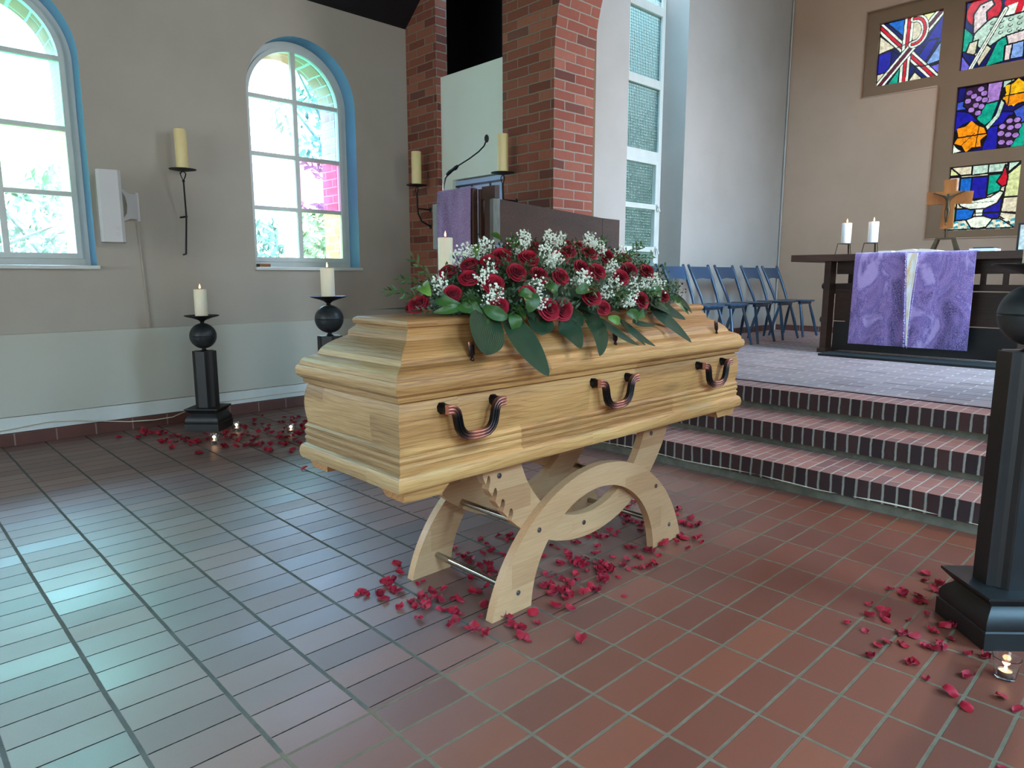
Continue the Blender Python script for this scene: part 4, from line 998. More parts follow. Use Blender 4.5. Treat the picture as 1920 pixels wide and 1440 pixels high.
MOUND_LEAVES = [((1.462, 1.74, 1.096), (1.467, 1.721, 1.064), (1.498, 1.699, 1.047), 0.024), ((1.507, 1.701, 1.074), (1.534, 1.681, 1.047), (1.577, 1.662, 1.04), 0.024), ((1.656, 1.659, 1.116), (1.654, 1.645, 1.083), (1.642, 1.641, 1.047), 0.03), ((1.589, 1.659, 1.051), (1.59, 1.656, 1.023), (1.595, 1.657, 0.987), 0.024), ((1.442, 1.93, 1.138), (1.4, 1.86, 1.117), (1.392, 1.819, 1.096), 0.024), ((1.723, 1.896, 1.316), (1.743, 1.899, 1.293), (1.779, 1.897, 1.285), 0.02), ((1.654, 1.915, 1.264), (1.671, 1.916, 1.25), (1.609, 1.845, 1.224), 0.014), ((1.999, 1.582, 1.023), (2.028, 1.581, 1.013), (2.049, 1.582, 0.993), 0.016), ((2.295, 1.61, 1.112), (2.329, 1.609, 1.098), (2.346, 1.604, 1.072), 0.024), ((1.857, 1.614, 1.113), (1.89, 1.612, 1.119), (1.923, 1.608, 1.118), 0.02), ((1.738, 1.648, 1.138), (1.751, 1.636, 1.12), (1.758, 1.627, 1.103), 0.02), ((1.447, 1.739, 1.075), (1.414, 1.76, 1.059), (1.377, 1.801, 1.053), 0.016), ((1.401, 1.803, 1.096), (1.408, 1.778, 1.08), (1.447, 1.739, 1.075), 0.02), ((2.107, 1.58, 1.035), (2.139, 1.581, 1.027), (2.165, 1.583, 0.994), 0.02), ((2.22, 1.585, 1.037), (2.184, 1.583, 1.032), (2.14, 1.581, 1.008), 0.018), ((1.441, 1.75, 1.086), (1.449, 1.733, 1.064), (1.485, 1.708, 1.058), 0.018), ((1.627, 1.666, 1.111), (1.643, 1.658, 1.105), (1.682, 1.641, 1.093), 0.018)]
# ------------------------------------------------------------------ casket
CX0, CX1, CY0, CY1 = 1.076, 3.058, 1.585, 2.180
CO = (2.067, 1.8825, 0.515)
casket = thing('casket', 'polished oak casket with copper handles resting on a pale wooden bier', 'casket', CO)
def rect_loft(bm, prof, cap0=True, cap1=True, sub=14):
    def ring(o, z):
        x0, x1, y0, y1 = CX0 - o, CX1 + o, CY0 - o, CY1 + o
        return [bm.verts.new(p) for p in ((x0, y0, z), (x1, y0, z), (x1, y1, z), (x0, y1, z))]
    rs = [ring(*p) for p in prof]
    for a, b in zip(rs, rs[1:]):
        for k in range(4):
            k2 = (k + 1) % 4
            bm.faces.new((a[k], a[k2], b[k2], b[k])).material_index = k % 2
    if cap0: bm.faces.new(rs[0][::-1])
    if cap1: bm.faces.new(rs[-1])
body = [(-.05, .547), (-.012, .548), (-.004, .552), (.001, .560), (.003, .573), (.002, .585), (-.002, .596), (-.008, .602), (-.015, .605), (-.015, .616), (-.012, .622), (-.014, .629), (-.018, .632), (-.014, .638), (-.012, .645), (-.014, .652), (-.018, .655), (-.014, .660), (-.013, .666), (-.020, .674), (-.021, .682),
        (-.018, .70), (-.0155, .72), (-.0145, .745), (-.016, .77), (-.019, .79), (-.024, .806), (-.028, .811), (-.05, .812)]
lidp = [(-.06, .813), (-.028, .8135), (-.016, .815), (-.014, .820), (-.014, .830), (-.009, .834), (-.001, .840), (.003, .850), (.004, .862), (.002, .872), (-.002, .877), (-.007, .878), (-.008, .882), (-.009, .890), (-.016, .899), (-.030, .907), (-.044, .912), (-.051, .915), (-.055, .923), (-.064, .937), (-.078, .950), (-.096, .962), (-.115, .972), (-.127, .978), (-.128, .985),
        (-.129, .993), (-.135, 1.000), (-.147, 1.011), (-.149, 1.0165), (-.143, 1.018), (-.140, 1.021), (-.139, 1.029), (-.142, 1.036), (-.150, 1.041), (-.160, 1.042)]
bm = new(); rect_loft(bm, body); obj('body', bm, [M_OAK_X, M_OAK_Y], casket, CO, 28)
bm = new(); rect_loft(bm, lidp); obj('lid', bm, [M_OAK_X, M_OAK_Y], casket, CO, 28)
for (x, y, sx, sy) in ((CX0 + .03, CY0 + .02, 1, 1), (CX1 - .03, CY0 + .02, -1, 1), (CX0 + .03, CY1 - .02, 1, -1), (CX1 - .03, CY1 - .02, -1, -1)):
    bm = new(); L, W = .17, .12
    lo = [(x + sx * a, y + sy * b, .515) for a, b in ((0.004, 0.002), (L - .03, .002), (L - .03, W - .02), (.004, W - .02))]
    hi = [(x + sx * a, y + sy * b, .5485) for a, b in ((-.006, -.004), (L, -.004), (L, W), (-.006, W))]
    a = [bm.verts.new(p) for p in lo]; b = [bm.verts.new(p) for p in hi]
    for k in range(4): bm.faces.new((a[k], a[(k + 1) % 4], b[(k + 1) % 4], b[k]))
    bm.faces.new(a[::-1]); bm.faces.new(b)
    obj('foot', bm, M_OAK_FEET, casket, CO)
def sweep(bm, pts, side, sec, lay=None, pol=None):
    """sweep a section (s, n) along pts; side = fixed in-plane normal of the path plane"""
    side = Vector(side); rings = []
    P = [Vector(p) for p in pts]
    for i, p in enumerate(P):
        t = (P[min(i + 1, len(P) - 1)] - P[max(i - 1, 0)]).normalized()
        n = t.cross(side).normalized()
        ring = [bm.verts.new(p + n * a + side * b) for a, b in sec]
        if lay is not None:
            for v in ring: v[lay] = pol[i]
        rings.append(ring)
    m = len(sec)
    for a, b in zip(rings, rings[1:]):
        for k in range(m): bm.faces.new((a[k], a[(k + 1) % m], b[(k + 1) % m], b[k]))
    bm.faces.new(rings[0][::-1]); bm.faces.new(rings[-1])
def handle_meshes():
    hf = [(-.104, .002), (-.089, .002), (-.079, -.001), (-.072, -.009), (-.068, -.024), (-.065, -.042), (-.061, -.059), (-.052, -.075), (-.038, -.086), (-.014, -.090)]
    hf = [(x * 1.13, z) for x, z in hf]
    raw = hf + [(-x, z) for x, z in hf[::-1]]
    pol = [1.0, .95, .5, .15, 0, 0, 0, .05, .25, .95, .95, .25, .05, 0, 0, 0, .15, .5, .95, 1.0]
    sec = []
    for k, a0 in enumerate((-.0095, 0, .0095)):
        for t in range(6): 
            an = PI - PI * t / 5
            sec.append((a0 + .0046 * math.cos(an), .006 + .0046 * math.sin(an)))
    sec += [(.0135, -.007), (-.0135, -.007)]
    bm = new(); lay = bm.verts.layers.float.new('polish')
    sweep(bm, [(x, -.040, z) for x, z in raw], (0, -1, 0), sec, lay, pol)
    mounts = []
    for s in (-1, 1):
        b2 = new(); l2 = b2.verts.layers.float.new('polish')
        prof = []
        for y, r in ((.004, .019), (-.006, .0185), (-.010, .016), (-.030, .0155), (-.033, .0165)):
            ring = [b2.verts.new((s * .104 + r * math.cos(PI / 4 * k + PI / 8), y, r * math.sin(PI / 4 * k + PI / 8))) for k in range(8)]
            prof.append(ring)
        for a, b in zip(prof, prof[1:]):
            for k in range(8): b2.faces.new((a[k], a[(k + 1) % 8], b[(k + 1) % 8], b[k]))
        b2.faces.new(prof[0]); b2.faces.new(prof[-1])
        for v in b2.verts: v[l2] = 0.0
        mounts.append(b2)
    return bm, mounts
for i, hx in enumerate((1.352, 2.062, 2.786)):
    bmh, mts = handle_meshes(); loc = Vector((hx, CY0 + .017, .782))
    for v in bmh.verts: v.co += loc
    h = obj('handle', bmh, M_COPPER, casket, CO, 50)
    for b2 in mts:
        for v in b2.verts: v.co += loc
        obj('handle_mount', b2, M_COPPER, h, (0, 0, 0), 30).location = (-CO[0], -CO[1], -CO[2])
# far side and the ornamental lid screws
for i, sx in enumerate((1.392, 2.121, 2.878)):
    bm = new(); lay = bm.verts.layers.float.new('polish')
    c = Vector((sx, 1.630, .940)); upv = Vector((0, .12, 1)).normalized()
    for k in (-1, 0, 1):
        tube(bm, [c + Vector((k * .0072, 0, 0)) + upv * t for t in (.030, .018, -.008, -.012)], [.0042, .0048, .0048, .003], 8)
    obox(bm, c + upv * .026, (1, 0, 0), upv.cross(Vector((1, 0, 0))), upv, .010, .004, .003)
    tube(bm, [c - upv * .008, c - upv * .014, c - upv * .018, c - upv * .022, c - upv * .028, c - upv * .034], [.0085, .006, .0035, .0058, .0058, .003], 10)
    for v in bm.verts: v[lay] = .55 if v.co.z > .962 else .04
    obj('lid_screw', bm, M_COPPER, casket, CO, 40)

# ------------------------------------------------------------------ bier (trestle)
BO = (2.045, 1.87, 0)
bier = thing('bier', 'pale beech bier of crossed arched boards carrying the oak casket', 'bier', BO)
def arcseg(cx, cz, r, a0, a1, n): return [(cx + r * math.cos(R(lerp(a0, a1, k / n))), cz + r * math.sin(R(lerp(a0, a1, k / n)))) for k in range(n + 1)]
def plate(name, poly, y0, y1):
    bm = new(); prism(bm, poly, lambda p: (p[0], y0, p[1]), lambda p: (p[0], y1, p[1]))
    obj(name, bm, M_BEECH, bier, BO, 20)
a_out = math.degrees(math.asin(.148 / .598)); a_in = math.degrees(math.asin(.02 / .38))
arch = arcseg(2.045, -.148, .598, 180 - a_out, a_out, 44) + arcseg(2.035, -.02, .38, a_in, 180 - a_in, 36)
def bowl(notched):
    co, ro = (2.000, .757), .595; ci, ri = (2.005, .641), .384
    zt = .546
    ao = math.degrees(math.asin((co[1] - zt) / ro)); ai = math.degrees(math.asin((ci[1] - zt) / ri))
    outer = []
    notch = [200.5, 205.5, 210.5, 215.5, 219.5] if notched else []
    notch = [203, 208.6, 214.2, 219.8, 225.4]
    a = 180 + ao
    pts = [(co[0] + ro * math.cos(R(a)), co[1] + ro * math.sin(R(a)))]
    for nn in notch:
        hw = 1.15
        for aa in (nn - hw, nn + hw):
            pass
        p0 = Vector((co[0] + ro * math.cos(R(nn - hw)), co[1] + ro * math.sin(R(nn - hw))))
        p1 = Vector((co[0] + ro * math.cos(R(nn + hw)), co[1] + ro * math.sin(R(nn + hw))))
        d = Vector((.30, .95)).normalized() * .026
        mid = (p0 + p1) / 2 + d
        rr_ = (p1 - p0).length / 2; e = (p1 - p0).normalized()
        pts.append(tuple(p0))
        for k in range(7):
            an = PI - PI * k / 6
            q = mid + e * rr_ * math.cos(an) + d.normalized() * rr_ * math.sin(an)
            pts.append(tuple(q))
        pts.append(tuple(p1))
    pts += arcseg(co[0], co[1], ro, 230, 360 - ao, 34)
    pts += arcseg(ci[0], ci[1], ri, 360 - ai, 180 + ai, 34)
    return pts
T = .034
plate('arch_board', arch, 1.622, 1.622 + T); plate('arch_board', arch, 2.118 - T, 2.118)
plate('bowl_board', bowl(True), 1.657, 1.657 + T); plate('bowl_board', bowl(True), 2.083 - T, 2.083)
for (x, z, yo) in ((1.589, .071, 1.622), (2.531, .079, 1.622), (1.694, .275, 1.622), (2.418, .281, 1.622), (1.983, .22, 1.657), (1.532, .502, 1.657), (2.421, .507, 1.657)):
    ya = 1.655 if yo == 1.622 else 1.690
    bm = new(); tube(bm, [(x, ya, z), (x, 3.74 - ya, z)], .0125, 16); obj('cross_rod', bm, M_STEEL, bier, BO, 40)
    bm = new()
    for (r, y0, y1) in ((.0095, yo + .001, yo - .003), (.0055, yo - .003, yo - .005)): tube(bm, [(x, y0, z), (x, y1, z)], r, 14)
    obj('bolt_head', bm, M_BOLT, bier, BO, 30)
for y0, y1 in ((1.662, 1.69), (2.05, 2.078)):      # padding strips under the casket
    pass

# ------------------------------------------------------------------ casket spray
SO = (2.09, 1.87, 1.042)
spray = thing('casket_spray', 'casket spray of red roses and white babys breath lying on the oak lid', 'flowers', SO)
def bez(p0, p1, p2, t): return p0 * (1 - t) ** 2 + p1 * 2 * t * (1 - t) + p2 * t * t
def leaf(bm, p0, p1, p2, w, nh, nu=14, nv=6, fold=.18, wave=.0):
    uvl = bm.loops.layers.uv.verify()
    p0, p1, p2, nh = Vector(p0), Vector(p1), Vector(p2), Vector(nh)
    c = p1 * 2 - (p0 + p2) / 2
    g = []
    for i in range(nu + 1):
        t = i / nu; p = bez(p0, c, p2, t)
        tg = ((c - p0) * (1 - t) + (p2 - c) * t).normalized()
        s = tg.cross(nh).normalized(); n = s.cross(tg).normalized()
        hw = w * (math.sin(PI * min(1, (t * .93 + .05)) ** .85)) ** .75 * (1 if t < 1 else 0.02)
        hw = max(hw, .0008)
        row = []
        for j in range(nv + 1):
            q = j / nv * 2 - 1
            row.append((bm.verts.new(p + s * hw * q + n * (abs(q) * hw * fold + wave * math.sin(t * 9 + q * 2) * hw)), t, q))
        g.append(row)
    for a, b in zip(g, g[1:]):
        for j in range(nv):
            q4 = (a[j], a[j + 1], b[j + 1], b[j]); f = bm.faces.new([q[0] for q in q4])
            for l, q in zip(f.loops, q4): l[uvl].uv = (q[1], q[2])
def rose_mesh(seed):
    rr = random.Random(seed); bm = bmesh.new(); lay = bm.verts.layers.float.new('rim')
    layers = [(.08, .94, 2), (.17, 1.0, 2), (.29, 1.0, 3), (.43, .95, 3), (.58, .86, 4), (.73, .72, 4), (.86, .54, 5)]
    a0 = rr.uniform(0, 6)
    for li, (r, h, n) in enumerate(layers):
        a0 += .9
        for k in range(n):
            ac = a0 + 2 * PI * k / n + rr.uniform(-.15, .15); wd = PI / n * 1.35; NU, NV = 7, 6
            hh = h * rr.uniform(.96, 1.03); curl = (.04 + .20 * (li / 6) ** 1.2) * rr.uniform(.8, 1.3)
            g = []
            for j in range(NV + 1):
                v = j / NV; row = []
                for i in range(NU + 1):
                    u = i / NU * 2 - 1
                    rad = r * (.30 + .75 * math.sin(min(1, v * 1.15) * PI / 2)) + curl * max(0, (v - .72) / .28) ** 2
                    rad += .035 * u            # spiral
                    top = hh * (1 - .10 * abs(u) ** 3)
                    z = v * top - (.5 * curl) * max(0, (v - .88) / .12) ** 2
                    an = ac + u * wd * (.55 + .45 * v)
                    rad *= 1 + .03 * math.sin(an * 5 + li)
                    row.append(bm.verts.new((rad * math.cos(an), rad * math.sin(an), z))); row[-1][lay] = .55 if j == NV else (.12 if j == NV - 1 else 0)
                g.append(row)
            for a, b in zip(g, g[1:]):
                for i in range(NU): bm.faces.new((a[i], a[i + 1], b[i + 1], b[i]))
    ball(bm, (0, 0, .12), .34, 12, sc=(1, 1, .9))
    me = bpy.data.meshes.new('rose'); bm.to_mesh(me); bm.free(); me.materials.append(M_ROSE)
    for p in me.polygons: p.use_smooth = True
    return me
ROSE_ME = [rose_mesh(s) for s in (1, 2, 3)]
MC, MA = Vector((2.09, 1.87, 1.02)), Vector((.74, .29, .27))
def mnorm(p):
    d = Vector(p) - MC; return Vector((d.x / MA.x ** 2, d.y / MA.y ** 2, d.z / MA.z ** 2)).normalized()
rr = random.Random(11)
for i, (x, y, z, s) in enumerate(ROSES):
    o = bpy.data.objects.new('rose', ROSE_ME[i % 3]); COL.objects.link(o); o.parent = spray
    n = mnorm((x, y, z)); n = (n * .8 + Vector((-.35, -.75, .35)).normalized() * .75 + Vector((rr.uniform(-.3, .3), rr.uniform(-.1, .1), rr.uniform(-.25, .25)))).normalized()
    s *= 1.16
    q = Vector((x, y, z)) - n * s * .62
    if q.z < 1.055: q.z = 1.055 if z < 1.1 else q.z
    o.location = q - Vector(SO); o.scale = (s, s, s * 1.18)
    o.rotation_euler = n.to_track_quat('Z', 'Y').to_euler()
# dark foam and greenery body
bm = new(); ball(bm, (2.09, 1.885, 1.045), 1.0, 24, sc=(.62, .17, .20))
for v in list(bm.verts):
    if v.co.z < 1.0425: v.co.z = 1.0425
for v in bm.verts: v.co += Vector((0, 0, 0)) + Vector((noise.noise(v.co * 9), noise.noise(v.co * 9 + Vector((5, 0, 0))), 0)) * .02
obj('foam', bm, M_SPRIG, spray, SO, 60)
def smallleaf(bm, p, d, n, L, W):
    d = d.normalized(); s = d.cross(n).normalized()
    uvl = bm.loops.layers.uv.verify()
    vs = [bm.verts.new(q) for q in (p, p + d * L * .4 + s * W, p + d * L, p + d * L * .4 - s * W)]
    f = bm.faces.new(vs)
bm = new(); rr = random.Random(5)
for _ in range(2600):
    th = rr.uniform(0, PI); a = rr.uniform(-PI, PI)
    d = Vector((rr.gauss(0, 1), rr.gauss(0, 1), abs(rr.gauss(0, .9)))).normalized()
    p = MC + Vector((d.x * MA.x, d.y * MA.y, d.z * MA.z)) * rr.uniform(.80, 1.0)
    n = mnorm(p); t = (n * .5 + Vector((rr.uniform(-1, 1), rr.uniform(-1, 1), rr.uniform(-.6, .8)))).normalized()
    if p.z < 1.06: continue
    for k in range(5):
        q = p + t * (.010 * k); s = t.orthogonal().normalized()
        if q.z < 1.05: break
        sd = 1 if k % 2 else -1
        smallleaf(bm, q, t * .5 + s * sd, n, rr.uniform(.014, .024), rr.uniform(.003, .0055))
o = obj('filler_greenery', bm, M_SPRIG, spray, SO, recalc=False); o['kind'] = 'stuff'
# sprigs reaching out of the outline
SPR = [((1.46, 1.86, 1.12), (1.36, 1.90, 1.24)), ((1.40, 1.88, 1.10), (1.27, 1.92, 1.13)), ((1.44, 1.86, 1.12), (1.33, 1.93, 1.17)), ((2.45, 1.80, 1.2), (2.60, 1.80, 1.27)), ((2.50, 1.78, 1.18), (2.68, 1.78, 1.22)), ((2.40, 1.80, 1.24), (2.52, 1.80, 1.31)), ((2.2, 1.8, 1.25), (2.26, 1.80, 1.33)), ((1.95, 1.6, 1.15), (1.90, 1.56, 1.12)),
       ((2.25, 1.62, 1.12), (2.33, 1.58, 1.10)), ((1.62, 1.66, 1.08), (1.58, 1.62, 1.06)), ((2.05, 1.62, 1.13), (2.12, 1.58, 1.10)), ((1.78, 1.8, 1.27), (1.72, 1.8, 1.31)), ((2.33, 1.75, 1.24), (2.42, 1.75, 1.30)), ((2.5, 1.7, 1.10), (2.62, 1.68, 1.13)), ((1.5, 1.75, 1.12), (1.44, 1.70, 1.10)), ((2.15, 1.70, 1.22), (2.20, 1.64, 1.25))]
for a, b in SPR:
    bm = new(); a, b = Vector(a), Vector(b); tube(bm, [a, (a + b) / 2 + Vector((0, 0, .008)), b], [.0016, .0014, .0008], 5)
    d = (b - a); s0 = d.orthogonal().normalized()
    for k in range(14):
        p = a.lerp(b, .2 + .8 * k / 13); an = k * 2.4; s = s0 * math.cos(an) + d.normalized().cross(s0) * math.sin(an)
        uvl = bm.loops.layers.uv.verify()
        leaf(bm, p, p + (d.normalized() * .4 + s).normalized() * .012, p + (d.normalized() * .9 + s).normalized() * rr.uniform(.022, .032), rr.uniform(.0035, .006), s.cross(d) + Vector((0, 0, .01)), 4, 2)
    obj('greenery_sprig', bm, M_LEAF2, spray, SO, recalc=False)
for i, (p0, p1, p2, w) in enumerate(DRAPED_LEAVES):
    bm = new(); leaf(bm, p0, p1, p2, w * (1.15 if i == 0 else 1.0 if i == 1 else 1.35), (.1, -.8, .6) if i == 0 else (-.42, -.78, .46), 20, 8, .12, .03)
    bmesh.ops.translate(bm, vec=(-.004, -.010, .006), verts=bm.verts)
    obj('broad_leaf', bm, M_LEAF, spray, SO, 60, recalc=False)
for p in [((1.50, 1.90, 1.062), (1.38, 1.94, 1.063), (1.24, 1.985, 1.062), .030), ((1.52, 1.85, 1.07), (1.40, 1.86, 1.064), (1.29, 1.84, 1.058), .018), ((1.60, 1.78, 1.06), (1.52, 1.74, 1.060), (1.42, 1.725, 1.056), .022), ((1.62, 1.76, 1.07), (1.55, 1.71, 1.060), (1.48, 1.70, 1.050), .03)]:
    bm = new(); leaf(bm, *p, (0, 0, 1), 16, 6, .10, .03); obj('broad_leaf', bm, M_LEAF, spray, SO, 60, recalc=False)
for i, (p0, p1, p2, w) in enumerate(MOUND_LEAVES):
    bm = new(); n = mnorm(p1); leaf(bm, Vector(p0) + n * .012, Vector(p1) + n * .03, Vector(p2) + n * .018, w, n, 12, 6, .2, .06)
    obj('ivy_leaf', bm, M_LEAF3 if i in (4, 5, 6, 7) else M_LEAF2, spray, SO, 60, recalc=False)
rr = random.Random(77)
for k in range(26):      # dark leaves tucked along the lower edge of the spray
    u = k / 25; x = lerp(1.50, 2.66, u); y = lerp(1.735, 1.715, u)
    p0 = Vector((x, y + .06, 1.085)); p1 = Vector((x + rr.uniform(-.03, .03), y - .012, 1.075)); p2 = Vector((x + rr.uniform(-.07, .07), y - .075 - rr.uniform(0, .02), 1.035 - rr.uniform(0, .03)))
    bm = new(); leaf(bm, p0, p1, p2, rr.uniform(.020, .032), (-.3, -.7, .6), 10, 6, .15, .05)
    obj('broad_leaf', bm, M_LEAF if k % 3 else M_LEAF2, spray, SO, 60, recalc=False)
for i, c in enumerate(BREATH):
    rr = random.Random(100 + i); bm = new(); c = Vector(c); n = mnorm(c); base = c - n * .05
    cnt = 60
    for k in range(cnt):
        d = Vector((rr.gauss(0, 1), rr.gauss(0, .7), rr.gauss(0, 1))).normalized() * rr.uniform(.2, 1) ** .6 * .034
        p = c + n * rr.uniform(-.012, .016) + d
        if p.z < 1.06: continue
        bmesh.ops.create_icosphere(bm, subdivisions=1, radius=rr.uniform(.0028, .0052), matrix=Matrix.Translation(p))
    for k in range(10):
        p = c + n * .015 + Vector((rr.gauss(0, 1), rr.gauss(0, .7), rr.gauss(0, 1))).normalized() * .03
        b0 = base.copy(); b0.z = max(b0.z, 1.062); p.z = max(p.z, 1.062)
        tube(bm, [b0, (b0 + p) / 2 + Vector((0, 0, .003)), p], .0004, 4)
    obj('babys_breath', bm, M_GYPS, spray, SO)

# ------------------------------------------------------------------ rose petals scattered on the floor
def petal_mesh(seed):
    rr = random.Random(seed); bm = bmesh.new(); N = 6; g = []
    a, b2, tw = rr.uniform(.18, .5), rr.uniform(-.12, .35), rr.uniform(-.3, .3)
    for j in range(N + 1):
        v = j / N; row = []
        hw = .5 * math.sin(PI * (v * .88 + .10)) ** .6
        for i in range(N + 1):
            u = i / N * 2 - 1
            x = u * hw; y = (v - .5) * 1.05 - .05 * u * u
            z = a * u * u * .9 + b2 * (v - .5) ** 2 * 2 + tw * u * (v - .5) + .03 * math.sin(9 * v + 5 * u + seed)
            row.append(bm.verts.new((x, y, z)))
        g.append(row)
    for p, q in zip(g, g[1:]):
        for i in range(N): bm.faces.new((p[i], p[i + 1], q[i + 1], q[i]))
    if seed % 3 == 2:      # two petals still stuck together
        n0 = len(bm.verts); vs = list(bm.verts); fs = list(bm.faces)
        r = bmesh.ops.duplicate(bm, geom=vs + fs)
        nv = [e for e in r['geom'] if isinstance(e, bmesh.types.BMVert)]
        M = Matrix.Translation((.22, .15, .06)) @ Matrix.Rotation(1.3, 4, 'Z') @ Matrix.Rotation(.5, 4, 'X') @ Matrix.Scale(.8, 4)
        for v in nv: v.co = M @ v.co
    me = bpy.data.meshes.new('rose_petal'); bm.to_mesh(me); bm.free(); me.materials.append(M_PETAL)
    for p in me.polygons: p.use_smooth = True
    return me
PM = [petal_mesh(s) for s in range(9)]
def scatter(pts, label, group, seed, smin, smax):
    rr = random.Random(seed); first = None
    for (x, y) in pts:
        me = PM[rr.randrange(9)]
        if first is None:
            o = first = bpy.data.objects.new('rose_petal', me)
        else:
            o = first.copy(); o.data = me
        COL.objects.link(o)
        s = rr.uniform(smin, smax)
        e = Matrix.Rotation(rr.uniform(0, 6.28), 3, 'Z') @ Matrix.Rotation(rr.uniform(-.45, .45), 3, 'X') @ Matrix.Rotation(rr.choice((0, 0, PI)) + rr.uniform(-.4, .4), 3, 'Y')
        zm = min((e @ v.co).z for v in me.vertices) * s
        o.rotation_euler = e.to_euler(); o.scale = (s, s, s); o.location = (x, y, .0006 - zm)
        tag(o, label, 'petal', group)
def region(f): return [p for p in PETALS_BIER if f(*p)]
r_front = lambda x, y: y < 1.60
r_left = lambda x, y: y >= 1.60 and x < 1.64
r_far = lambda x, y: y >= 1.60 and x > 2.62
r_back = lambda x, y: y >= 2.10 and 1.64 <= x <= 2.62
r_mid = lambda x, y: 1.60 <= y < 2.10 and 1.64 <= x <= 2.62
scatter(region(r_front), 'loose crimson rose petal on the open tiles in front of the bier', 'rose petals in front of the bier', 21, .020, .042)
scatter(region(r_left), 'loose crimson rose petal around the left feet of the bier', 'rose petals at the left feet of the bier', 24, .020, .042)
scatter(region(r_far), 'loose crimson rose petal just beyond the right foot of the bier', 'rose petals beyond the right foot of the bier', 25, .020, .042)
scatter(region(r_back), 'loose crimson rose petal on the tiles behind the bier, seen below the casket', 'rose petals behind the bier', 26, .020, .042)
scatter(region(r_mid), 'loose crimson rose petal lying under the arches of the bier', 'rose petals under the bier', 27, .020, .042)
scatter(PETALS_LEFT, 'loose crimson rose petal on the tiles by the short candlestick near the left wall', 'rose petals near the left wall', 22, .026, .050)
scatter(PETALS_RIGHT, 'loose crimson rose petal on the tiles by the big candlestick at the right edge', 'rose petals at the right edge', 23, .020, .038)

# ------------------------------------------------------------------ candlesticks and candles
def candlestick(x, y, zs, label, r=1.0):
    t = thing('candlestick', label, 'candlestick', (x, y, 0), R(45) , 'tall black candlesticks around the casket')
    bm = new()
    prof = [(.130, 0), (.130, .058), (.124, .062), (.127, .070), (.126, .090), (.114, .112), (.101, .126), (.096, .134), (.100, .138), (.108, .146), (.127, .166), (.127, .174), (.090, .178)]
    rs = [[bm.verts.new((sx * h, sy * h, z)) for sx, sy in ((-1, -1), (1, -1), (1, 1), (-1, 1))] for h, z in prof]
    for a, b in zip(rs, rs[1:]):
        for k in range(4): bm.faces.new((a[k], a[(k + 1) % 4], b[(k + 1) % 4], b[k]))
    bm.faces.new(rs[0][::-1]); bm.faces.new(rs[-1]); obj('base', bm, M_BLACKW, t, smooth=30)
    bm = new(); h, n, c = .078, .022, .034
    q = [(h, -c), (h, c), (h - .006, c + .004), (h - n, c + .012), (c + .012, h - n), (c + .004, h - .006)]
    poly = []
    for k in range(4):
        ca, sa = math.cos(PI / 2 * k), math.sin(PI / 2 * k)
        poly += [(px * ca - py * sa, px * sa + py * ca) for px, py in q]
    prism(bm, poly, lambda p: (p[0], p[1], .177), lambda p: (p[0], p[1], zs)); obj('shaft', bm, M_BLACKW, t)
    bm = new(); lathe(bm, [(0, zs + .0005), (.030, zs + .001), (.020, zs + .006), (.014, zs + .014), (.014, zs + .022), (0, zs + .022)], seg=20); obj('neck', bm, M_IRON, t, smooth=40)
    bm = new(); rb = .097; cz = zs + .018 + rb
    pr_ = [(rb * math.sin(PI * i / 24) if 0 < i < 24 else 0, cz - rb * math.cos(PI * i / 24)) for i in range(25)]
    pr_[12] = (rb - .0025, cz); pr_.insert(12, (rb + .0005, cz - .004)); pr_.insert(14, (rb + .0005, cz + .004))
    lathe(bm, pr_, seg=40); obj('ball', bm, M_BALL, t, smooth=25)
    zb = cz + rb - .003
    bm = new(); lathe(bm, [(0, zb), (.018, zb + .001), (.013, zb + .008), (.016, zb + .016), (.032, zb + .028), (.070, zb + .042), (.110, zb + .052), (.123, zb + .058), (.124, zb + .062), (.120, zb + .063), (.104, zb + .058), (.060, zb + .052), (0, zb + .050)], seg=40)
    obj('drip_plate', bm, M_IRON, t, smooth=30)
    return t, zb + .0515
def candle(x, y, z, r, h, label, m, lit=True, group=None, glow=0):
    t = thing('pillar_candle', label, 'candle', (x, y, z), 0, group)
    bm = new(); lathe(bm, [(0, 0), (r * .97, 0), (r, .004), (r, h - .004), (r * .96, h), (r * .80, h - .001), (r * .55, h - .006), (0, h - .008)], seg=32); obj('wax', bm, m, t, smooth=40)
    bm = new(); tube(bm, [(0, 0, h - .009), (0, 0, h + .006), (.002, 0, h + .012)], .0012, 6); obj('wick', bm, M_WICK, t)
    if lit:
        bm = new(); z0 = h + .006
        lathe(bm, [(0, z0), (.0040, z0 + .003), (.0062, z0 + .009), (.0055, z0 + .016), (.0030, z0 + .025), (.0010, z0 + .033), (0, z0 + .036)], seg=12)
        obj('flame', bm, M_FLAME, t, smooth=60)
        if glow: lamp('candle_light', (x, y, z + h + .02), glow, (1, .55, .25), .012)
    return t
CS = [(1.92, 5.40, .607, 'shortest black candlestick with a ball, by the left wall under the sconce', 'lit ivory pillar candle on the shortest candlestick by the left wall', .205),
      (2.38, 4.30, .765, 'black ball candlestick rising behind the head of the casket', 'lit ivory pillar candle on the candlestick behind the casket head', .200),
      (2.685, 3.384, .880, 'black candlestick hidden behind the flowers beside the lectern', 'lit ivory pillar candle in front of the purple lectern cloth, above the flowers', .265),
      (2.655, .415, .940, 'large black candlestick cut off by the right edge beside the steps', 'pale pillar candle on the big candlestick at the right edge', .205)]
for x, y, zs, l1, l2, h in CS:
    t, zc = candlestick(x, y, zs, l1)
    candle(x, y, zc, .046, h, l2, M_WAX, True, 'pillar candles on the tall black candlesticks', .35)

